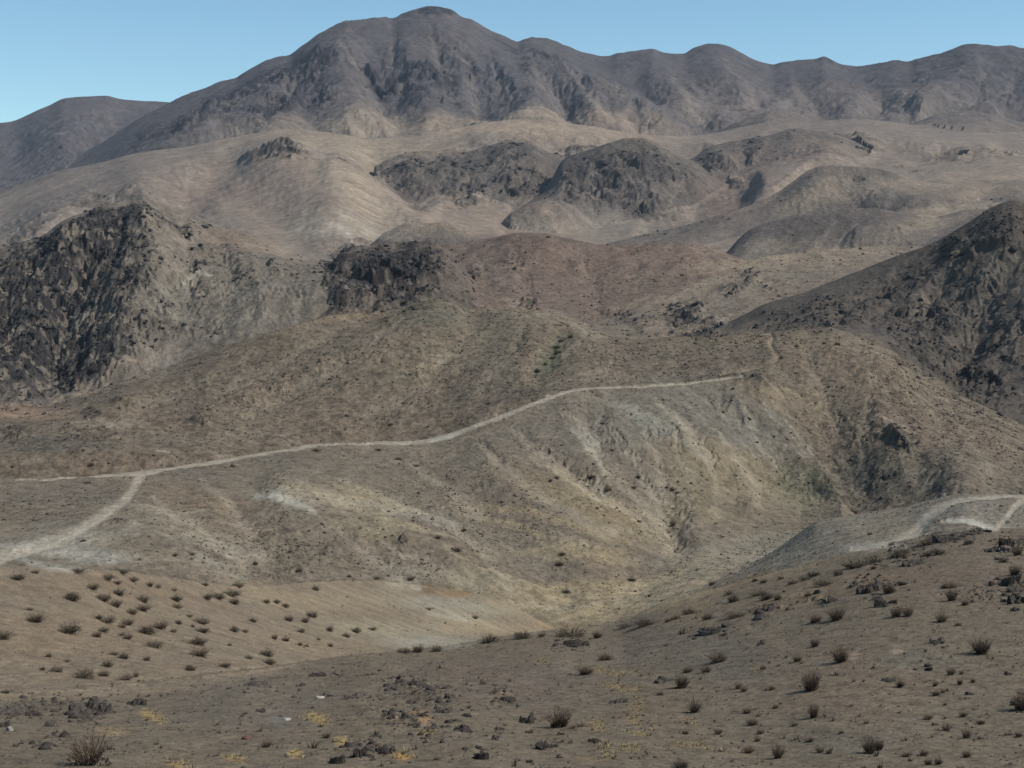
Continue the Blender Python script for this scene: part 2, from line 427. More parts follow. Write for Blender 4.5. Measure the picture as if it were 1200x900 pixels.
GULLIES = [   # traced runnels: line, half width px, depth m
    ('680,500 705,540 745,580 790,625', 6, 1.6), ('640,530 690,565 745,600 785,635', 6, 1.4), ('720,505 745,545 770,585 785,620', 5, 1.2), ('755,505 775,550 785,600', 5, 1.2), ('790,515 805,560 808,615', 6, 1.4), ('825,520 838,560 840,605', 5, 1.2),
    ('850,510 875,550 890,590', 5, 1.2), ('870,480 905,520 940,560 960,585', 5, 1.5), ('840,470 880,510 915,550', 5, 1.1), ('560,520 600,560 660,600 720,630', 7, 1.4), ('400,560 460,590 520,610 580,650', 7, 1.2), ('330,560 400,590 470,610', 6, .9), ('520,600 560,640 600,690', 6, 1.3),
    ('450,640 500,665 560,690', 5, 1), ('240,560 280,600 310,650', 6, .9), ('180,580 230,615 290,660', 6, .8), ('600,500 640,540 700,575', 6, 1), ('660,480 690,500 700,530', 5, 1), ('770,470 800,500 830,540', 5, 1), ('380,620 430,650 470,680', 5, .8), ('480,540 520,570 560,600', 6, .8),
    ('1000,410 1040,470 1070,530 1090,580', 7, 2.0), ('1050,430 1095,490 1130,550', 7, 1.8), ('1110,470 1140,520 1160,560', 6, 1.5), ('940,400 960,450 985,500', 7, 1.5), ('560,375 530,410 490,450 430,490', 7, 2.2), ('480,370 430,410 370,450 290,490', 7, 2.2), ('620,375 600,410 570,450', 6, 1.8), ('400,385 340,420 260,460', 7, 2), ('320,405 250,440 160,480', 7, 1.8),
    ('720,405 715,430 690,445', 5, 1.2), ('800,400 790,425', 5, 1.2), ('850,400 855,425', 5, 1.2), ('1020,470 1010,520 1015,570', 6, 1.4), ('430,420 360,455 300,480', 5, 1.4), ('690,395 660,420', 4, 1.2),
    ('1150,270 1110,330 1070,385', 8, 3.4), ('1190,290 1160,350 1130,410 1110,450', 8, 3.8), ('1110,300 1060,345 1020,380', 7, 2.8), ('1060,310 1010,345 960,380', 6, 2.2), ('1195,380 1170,430 1150,470', 7, 2.6), ('1130,300 1095,350 1060,400', 6, 2.4),
    ('210,260 225,310 220,370', 7, 4.5), ('255,275 270,320 265,370', 7, 4.5), ('300,300 320,340', 6, 3.5), ('175,250 195,300 190,370 175,430', 6, 4), ('120,270 95,330 70,400 50,450', 8, 7), ('90,280 60,340 30,420', 8, 7), ('150,255 125,320 100,390 85,440', 7, 6), ('50,290 25,340 0,400', 8, 6),
    ('500,300 485,330 470,360', 6, 4), ('450,295 440,330 430,360', 6, 4), ('415,300 405,330', 5, 3.5), ('600,285 610,320 620,360', 6, 3), ('680,290 690,330 700,370', 6, 3), ('740,295 750,330', 6, 2.5), ('560,295 570,330', 5, 2.5),
    ('660,95 690,125 720,150', 4, 11), ('640,100 660,130 675,152', 4, 10), ('690,95 730,130 770,150', 4.5, 11), ('580,80 590,115 600,135', 4.5, 12), ('540,60 550,95 560,125', 5, 12), ('460,40 465,80 470,110', 5, 11), ('400,50 420,95 450,135', 5, 14), ('360,80 340,115 310,145', 5, 14), ('330,90 290,120 250,150', 5, 13),
    ('290,100 240,130 200,155', 5, 11), ('780,75 800,110 820,140', 5, 12), ('850,65 870,100 890,130', 5, 12), ('930,80 940,110 960,130', 5, 11), ('1010,90 1030,115', 5, 9), ('1090,75 1080,105 1060,130', 5, 12), ('1150,65 1150,95 1140,125', 5, 12), ('1190,70 1180,105', 5, 9), ('500,30 515,70 530,105', 5, 9), ('615,60 630,95', 4, 9), ('880,75 900,105 920,125', 5, 10),
    ('540,180 545,210 540,240', 5, 6), ('600,172 605,205 600,240', 5, 6), ('480,182 470,210', 5, 5), ('700,180 695,215 690,250', 5, 7), ('750,168 750,205 760,250', 6, 7), ('790,185 800,220 820,255', 5, 6),
]
GUL = np.zeros_like(Z)
for s, w, dep in GULLIES:
    P_ = pts(s)
    cx, m = stroke(P_, [w * .6, w * 1.2, w * 1.5], 0.98, warp=0.75)
    Z[:, cx] -= (.75 if P_[0][1] < 160 else .42) * dep * m * CFADE[:, cx]
    GUL[:, cx] = np.maximum(GUL[:, cx], m * m * CFADE[:, cx])

# soften the seam where the grey hill meets the brown ridge
for _ in range(3):
    cx, m = ellipse(925, 500, 34, 46, -20, .8)
    zz = Z[:, cx.start - 20:cx.stop + 20]
    cs_ = np.cumsum(np.pad(zz, ((0, 0), (1, 0))), 1, dtype=np.float64)
    bx_ = ((cs_[:, 41:] - cs_[:, :-41]) / 41).astype(f32)
    n_ = min(bx_.shape[1], Z[:, cx].shape[1])
    m = m[:, :n_]; c2 = slice(cx.start, cx.start + n_)
    Z[:, c2] = Z[:, c2] * (1 - m) + bx_[:, :n_] * m

# ------------------------------------------------------------------ rock masks (0..1)
ROCK = np.zeros_like(Z)


def rock(cx, m, k=1.0):
    ROCK[:, cx] = np.maximum(ROCK[:, cx], m * k)


M_ = [ID['mountain'], ID['far_mountain']]
for px, py, rx, ry, rot, k in [
    # mountain crags
    (300, 105, 80, 17, -22, 1), (230, 145, 65, 15, -22, .9), (365, 85, 30, 34, 20, 1), (330, 135, 45, 16, -20, .9), (180, 160, 35, 13, -25, .7), (375, 130, 26, 16, -20, .8),
    (455, 97, 35, 13, 5, 1), (510, 95, 38, 16, 8, 1), (490, 118, 32, 13, 15, .9), (545, 78, 28, 12, 20, .7), (615, 75, 14, 26, 5, .7), (640, 70, 30, 7, 38, .9), (510, 12, 38, 8, 0, .9),
    (600, 60, 30, 6, 35, .8), (660, 78, 18, 8, 20, .6), (740, 72, 30, 10, 0, .6), (690, 88, 14, 6, 20, .5), (835, 60, 30, 12, 10, .4), (825, 108, 26, 12, 0, .5), (880, 80, 18, 14, 50, .5),
    (1000, 108, 14, 7, 20, .7), (1040, 95, 18, 8, 0, .5), (1080, 92, 14, 8, 10, .7), (1120, 78, 30, 16, -10, .5), (1160, 85, 40, 16, 0, .5), (1180, 70, 24, 10, 0, .5), (1190, 110, 26, 12, 0, .35),
    (965, 70, 14, 5, 0, .7), (80, 175, 35, 14, 10, .5), (40, 210, 40, 10, -5, .5), (20, 160, 20, 14, -20, .4), (150, 140, 22, 9, -20, .4), (560, 125, 26, 8, 10, .4), (630, 125, 22, 8, 15, .5),
    (720, 118, 40, 14, 20, .3), (950, 100, 30, 12, 0, .35),
    # knolls
    (325, 193, 38, 10, 8, 1), (408, 208, 16, 6, 5, .7), (470, 200, 36, 17, -20, .9), (440, 215, 16, 12, -30, .6), (530, 195, 44, 17, 0, .9), (600, 180, 40, 13, 0, .95), (545, 225, 38, 16, 8, .8), (610, 212, 40, 20, 5, .85),
    (490, 240, 14, 8, 30, .7), (640, 230, 26, 12, 25, .5), (700, 200, 42, 30, 10, 1), (760, 195, 46, 26, 15, .95), (735, 232, 60, 20, 15, .85), (680, 215, 24, 22, 0, .9), (800, 220, 26, 20, 40, .5),
    (835, 192, 16, 14, -10, .95), (880, 175, 14, 16, 10, .95), (860, 212, 16, 7, 30, .6), (930, 158, 14, 7, -30, .6), (975, 165, 18, 8, 10, .5), (1020, 172, 20, 9, 10, .75), (1050, 160, 14, 5, 0, .5),
    (1012, 210, 18, 8, 0, .6), (1115, 190, 30, 8, -5, .6), (1170, 188, 24, 6, 0, .5), (1060, 198, 20, 6, -5, .5), (1140, 200, 10, 5, 0, .5), (940, 215, 36, 8, -35, .45), (860, 252, 34, 7, -24, .5), (790, 270, 50, 7, -14, .5),
    (960, 265, 60, 15, -6, .25), (890, 275, 24, 10, -10, .25), (1060, 270, 22, 5, -20, .4), (490, 268, 30, 6, 0, .5), (540, 275, 24, 6, 10, .4),
    # left rocky hill
    (60, 330, 100, 62, -10, 1), (20, 400, 80, 75, 0, 1), (120, 275, 70, 34, -18, 1), (95, 420, 62, 46, -20, 1), (150, 330, 34, 60, 12, .85), (190, 262, 45, 18, 10, .7), (140, 390, 30, 40, 10, .8),
    (225, 320, 50, 60, -10, .42), (200, 400, 50, 24, -25, .42), (300, 320, 60, 26, 10, .36), (350, 315, 40, 18, 10, .4), (230, 305, 34, 14, -15, .6), (215, 310, 24, 12, -20, .6), (245, 292, 26, 12, -10, .6), (180, 380, 30, 22, -20, .6), (275, 315, 20, 9, 20, .35), (320, 310, 22, 12, 20, .45), (375, 320, 22, 14, -20, .6), (165, 345, 20, 20, 0, .6), (235, 380, 40, 20, -20, .3),
    # centre knob
    (450, 322, 60, 36, -5, 1), (540, 320, 24, 26, 0, .5), (400, 320, 30, 30, 0, .7), (470, 362, 60, 12, -10, .6), (490, 312, 40, 34, 10, 1), (415, 300, 30, 14, -20, .8), (480, 345, 44, 22, 0, .9), (525, 320, 16, 20, 0, .6), (550, 350, 24, 10, 20, .4), (400, 345, 24, 24, 0, .9), (455, 375, 22, 8, -25, .6),
    # brown hill
    (605, 300, 28, 12, -25, .45), (590, 315, 26, 8, -10, .5), (668, 312, 14, 6, 10, .6), (620, 355, 16, 8, 20, .6), (690, 352, 22, 8, 10, .35), (740, 372, 34, 12, 0, .6), (700, 368, 24, 8, 10, .5), (740, 325, 24, 6, 0, .25), (640, 282, 30, 9, 0, .3),
    # pale ridge
    (870, 330, 28, 12, -35, .7), (800, 372, 26, 18, -20, .95), (820, 385, 30, 12, 0, .8), (760, 385, 22, 8, 0, .5), (905, 335, 20, 8, 10, .5), (850, 385, 20, 10, 20, .5),
    # dark hill
    (1165, 275, 40, 26, -25, .85), (1110, 305, 50, 22, -25, .75), (1040, 340, 70, 24, -25, .6), (950, 370, 70, 20, -15, .6), (1090, 400, 50, 50, 20, .8), (1140, 350, 50, 40, 0, .6), (1140, 440, 40, 34, 30, .8), (1180, 390, 40, 50, 0, .6), (1060, 380, 40, 22, -20, .5), (1190, 470, 30, 26, 0, .6), (1010, 375, 30, 14, -10, .55),
    # brown ridge spots
    (460, 372, 24, 8, -25, .8), (20, 508, 28, 10, 0, .7), (110, 485, 20, 8, 10, .9), (100, 510, 60, 12, 0, .55), (250, 490, 34, 8, -25, .55), (300, 470, 40, 8, -28, .4), (380, 440, 60, 16, -25, .25), (230, 450, 60, 14, -22, .35), (160, 470, 40, 9, -20, .4), (415, 455, 30, 10, -20, .3),
    (1060, 520, 26, 11, 8, .95), (885, 443, 22, 6, 8, .7), (990, 420, 34, 14, 30, .35), (1090, 480, 44, 16, 25, .35), (1000, 490, 30, 10, 10, .4), (1130, 535, 50, 18, 10, .3), (1160, 490, 30, 8, 30, .5), (975, 500, 40, 10, 10, .35), (1040, 560, 60, 24, 0, .35), (1130, 450, 18, 8, 30, .4), (900, 415, 40, 8, 0, .15),
    # grey hill
    (790, 575, 50, 20, 15, .35), (740, 560, 40, 14, 35, .3), (330, 645, 90, 28, 5, .42), (420, 640, 50, 26, 10, .4), (540, 590, 60, 30, 10, .25), (560, 660, 40, 16, 20, .3), (130, 610, 22, 6, 15, .5), (260, 660, 20, 8, 20, .3), (480, 640, 10, 7, 20, .6), (760, 615, 30, 10, 20, .3), (350, 670, 50, 12, 0, .45),
    # tan slope, foreground
    (1100, 634, 60, 7, -10, .9), (1060, 655, 40, 10, -10, .5), (1190, 640, 30, 12, 0, .7), (1190, 690, 30, 14, 10, .7), (1150, 700, 30, 8, 0, .4), (1020, 690, 26, 10, 0, .6), (1035, 710, 18, 6, 20, .5), (960, 705, 14, 7, 0, .5), (900, 715, 30, 6, -8, .5), (830, 740, 40, 6, -4, .4),
    (910, 695, 20, 5, -10, .4), (670, 755, 22, 5, 0, .4), (40, 830, 50, 9, -5, .55), (105, 835, 26, 14, 0, .6), (490, 815, 50, 16, 15, .55), (480, 850, 60, 16, 15, .4), (590, 820, 14, 10, 30, .5), (430, 880, 30, 12, 10, .6), (640, 875, 20, 8, 0, .5), (560, 885, 26, 9, 0, .4), (380, 790, 16, 5, 0, .4), (370, 815, 22, 7, 20, .3), (60, 870, 30, 9, 0, .3), (1195, 825, 14, 14, 0, .6), (1100, 755, 14, 7, 30, .4), (1060, 790, 20, 7, 0, .25),
]:
    rock(*ellipse(px, py, rx, ry, rot, 0.6), k)

# ------------------------------------------------------------------ tracks
ROADS = [
    ('grey_hill', '-40,662 0,655 30,646 60,636 85,626 105,614 125,602 140,592 150,583 157,573 162,563 167,554', [7, 6, 4.5, 6.5, 6.5, 6, 5, 4.5]),
    ('grey_hill', '20,562 60,561 100,558 140,555 167,553 200,547.5 240,541.5 270,536.5 300,531.5 340,525.5 370,521', [.5, 1.0, 1.6, 2.6, 3.2, 3, 2.8, 2.6]),
    ('grey_hill', '368,521 400,520 430,519.5 458,518.5', [1.8, 1.1, 1.1, 1.6]),
    ('grey_hill', '455,518.5 490,516.5 510,513 530,507.5 560,496.5 580,489.5 600,482 620,474.5 640,467 655,461 670,456.5 682,455', [2, 3.6, 5, 4, 3.4, 3, 2.6, 2.2]),
    ('grey_hill', '682,454.5 720,453.5 760,452 800,450 830,446 850,443 870,440', [1.8, 1.3, 1.0, 1.2]),
    ('brown_ridge', '845,437 870,431 890,426 905,422 912,419 905,410 902,403 906,396 903,391', [1.3, 1.5, 2, 2.6, 2.2, 1.8]),
    ('grey_spur', '1000,643 1030,640 1055,634 1070,624 1082,613 1095,602 1108,594 1125,587 1150,583 1175,581 1215,581', [3, 5, 6.5, 6, 4, 2.6, 2.2, 2.2]),
    ('grey_spur', '1105,613 1125,613 1145,616 1165,619 1190,619', [2, 2.6, 3.6, 4, 3]),
    ('grey_spur', '1215,582 1197,588 1188,597 1180,608 1172,618', [2.5, 3.4, 3, 3]),
    ('tan_slope', '260,690 290,689 340,688.5 380,685.5 420,684.5', [1.5, 1.6, 1.3, .8]),
]
ROAD = np.zeros_like(Z); ROADCORE = np.zeros(Z.shape, bool)
for nm, s, w in ROADS:
    if nm == 'tan_slope':
        continue
    cx, m = stroke(pts(s), np.array(w) * 1.0, 0.7, warp=0.34, hills=[ID[nm]])
    ROAD[:, cx] = np.maximum(ROAD[:, cx], m)

# ------------------------------------------------------------------ weathering: rills down the slopes, then crags and roughness
KIND = own
steep_gain = np.array([{'far_mountain': 1.1, 'mountain': .8, 'hillside': .28, 'knoll': .9, 'ridge_hill': .7, 'rocky_hill': 1.3, 'brown_hill': .8, 'rocky_knoll': 1.2, 'pale_ridge': .7, 'dark_hill': 1.1,
                        'brown_ridge': .9, 'grey_hill': .95, 'grey_spur': 1.0, 'tan_slope': .8, 'foreground_slope': .7}[n] for n in NAMES], f32)[own]


def rills(lam, amp, seed):
    """stripes that run down the slope, random in phase from cell to cell (they branch where cells meet)"""
    global Z
    fade = smooth(1.2, 3.0, lam / CELL).astype(f32)
    fade = fade / (1 + (lam / (Dg * 0.065)) ** 2.5)      # outlines already carry the large forms
    if fade.max() <= 0:
        return
    zx, zy = slope(Z)
    g = np.hypot(zx, zy) + 1e-4
    sx, sy = (-zy / g), (zx / g)
    wx = X / lam; wy = Y / lam
    ix = np.floor(wx).astype(np.int32); iy = np.floor(wy).astype(np.int32)
    fx = (wx - ix).astype(f32); fy = (wy - iy).astype(f32)
    num = np.zeros_like(Z); den = np.full_like(Z, 1e-5)
    for i in (-1, 0, 1):
        for j in (-1, 0, 1):
            qx = fx - i - hashf(ix + i, iy + j, seed); qy = fy - j - hashf(ix + i, iy + j, seed + 7)
            w = np.exp(-2.2 * (qx * qx + qy * qy))
            num += w * np.cos(6.2832 * (qx * sx + qy * sy)); den += w
    global RIL
    if lam < 120:
        RIL = RIL + (np.clip(lam / (Dg * .02), 0, 1) * fade * num / den * np.minimum(g * 3, 1)).astype(f32)
    Z = Z + (fade * amp * lam * np.minimum(g, 0.7) * steep_gain * (CFADE if lam > 15 else 1) * (1 - 0.9 * ROAD) * num / den).astype(f32)


RW = 1 - 0.85 * ROAD
RIL = np.zeros_like(Z)
Z -= 0.0011 * Dg * ROAD
HDIST = np.array([math.exp(np.mean([np.log(p[2]) for p in h[1][-1]])) for h in HILLS])
LAMH = (HDIST * 0.016).astype(f32)[own]
for lam, amp, seed in [(420, .05, 21), (200, .055, 22), (95, .06, 23), (46, .055, 24), (22, .06, 25), (10, .055, 26), (4.5, .05, 27), (2, .04, 28), (.9, .035, 29)]:
    rills(f32(lam), amp, seed)
print('rills', round(time.time() - T0, 1))

rgh = np.array([{'far_mountain': 2.0, 'mountain': 3.2, 'hillside': .55, 'knoll': 1.0, 'ridge_hill': .9, 'rocky_hill': 1.3, 'brown_hill': 1.0, 'rocky_knoll': 1.2, 'pale_ridge': .8, 'dark_hill': 1.3,
                 'brown_ridge': 1.0, 'grey_hill': .8, 'grey_spur': 1.0, 'tan_slope': 1.1, 'foreground_slope': 1.0}[n] for n in NAMES], f32)[own]
crag = np.zeros_like(Z)


def blocks(x, y, seed):
    """fractured rock: every cell of a jittered grid is a block with its own height and tilt"""
    ix = np.floor(x).astype(np.int32); iy = np.floor(y).astype(np.int32)
    best = np.full(x.shape, 9.0, f32); out = np.zeros(x.shape, f32)
    for i in (-1, 0, 1):
        for j in (-1, 0, 1):
            cx_, cy_ = ix + i, iy + j
            h1 = hashf(cx_, cy_, seed); h2 = hashf(cx_, cy_, seed + 3)
            qx = (x - cx_ - h1).astype(f32); qy = (y - cy_ - h2).astype(f32)
            d = qx * qx + qy * qy
            v = (h1 * 7.3 + h2 * 3.1) % 1 * 1.1 - .55 + qx * ((h1 * 13.7) % 1 * 2 - 1) * .8 + qy * ((h2 * 11.3) % 1 * 2 - 1) * .8
            k_ = d < best
            out = np.where(k_, v, out); best = np.where(k_, d, best)
    return out


for k, lam in enumerate([260, 120, 60, 30, 15, 7.5, 3.8, 1.9, 0.95, 0.48, 0.24]):
    fade = smooth(1.6, 3.5, lam / CELL).astype(f32)
    if fade.max() <= 0:
        continue
    rel = lam / (Dg * 0.0085)                    # size against a 14-pixel feature
    big = 1 / (1 + (rel / 4) ** 2)               # outlines already carry the large forms
    n = perlin(X / lam + 31 * k, Y / lam - 13 * k, 400 + k)
    Z += (0.022 * lam * rgh * fade * big * RW * n * np.where(rel > .8, 0.4 + 0.6 * CFADE, 1)).astype(f32)
    r = 1 - 2 * np.abs(perlin(X / lam * 0.9 - 7 * k, Y / lam * 0.9 + 3 * k, 500 + k))
    r = .45 * r + blocks(X / lam * 1.3, Y / lam * 1.3, 540 + k)
    crag += (lam * fade * big * r * (np.where(rel > .3, CFADE, 1) * (.42 + .5 * smooth(.3, .6, rel) + .3 * smooth(.8, 1.6, rel)))).astype(f32)
ROCKN = ROCK * smooth(-0.45, 0.5, fbm(X / LAMH, Y / LAMH, 4, 77, .6) + 1.6 * (ROCK - 0.55))
CG = np.array([{'mountain': 1.35, 'rocky_hill': 1.25, 'rocky_knoll': 1.6, 'dark_hill': 1.1, 'knoll': 1.3}.get(n, 1.0) for n in NAMES], f32)[own]
Z += (0.16 * crag * ROCKN * RW * CG).astype(f32)
print('relief', round(time.time() - T0, 1))
# ------------------------------------------------------------------ ground colours, by soil and rock, with cloud shade painted into the foreground
GAIN = 0.93
SOIL = {'far_mountain': (82, 78, 78), 'mountain': (80, 75, 75), 'hillside': (124, 111, 98), 'knoll': (96, 87, 79), 'ridge_hill': (100, 91, 83), 'rocky_hill': (106, 97, 86), 'brown_hill': (106, 91, 80),
        'rocky_knoll': (92, 82, 73), 'pale_ridge': (116, 104, 90), 'dark_hill': (84, 76, 68), 'brown_ridge': (107, 95, 80), 'grey_hill': (110, 99, 84), 'grey_spur': (123, 113, 97), 'tan_slope': (116, 103, 86),
        'foreground_slope': (107, 95, 79)}  # foreground soil set darker: a cloud's shadow is put into its colour
ROCKC = {'far_mountain': (62, 60, 64), 'mountain': (37, 36, 42), 'hillside': (66, 60, 56), 'knoll': (64, 60, 58), 'ridge_hill': (66, 61, 58), 'rocky_hill': (38, 37, 39), 'brown_hill': (66, 57, 52),
         'rocky_knoll': (40, 38, 38), 'pale_ridge': (64, 60, 56), 'dark_hill': (57, 53, 50), 'brown_ridge': (62, 56, 49), 'grey_hill': (70, 64, 56), 'grey_spur': (70, 64, 56), 'tan_slope': (60, 52, 44), 'foreground_slope': (46, 41, 36)}
C = np.array([srgb(*SOIL[n]) for n in NAMES]).astype(f32)[own]
RC = np.array([srgb(*ROCKC[n]) for n in NAMES]).astype(f32)[own]


def tint(cx, m, rgb):
    m = m[..., None]
    C[:, cx] += (srgb(*rgb).astype(f32) - C[:, cx]) * m


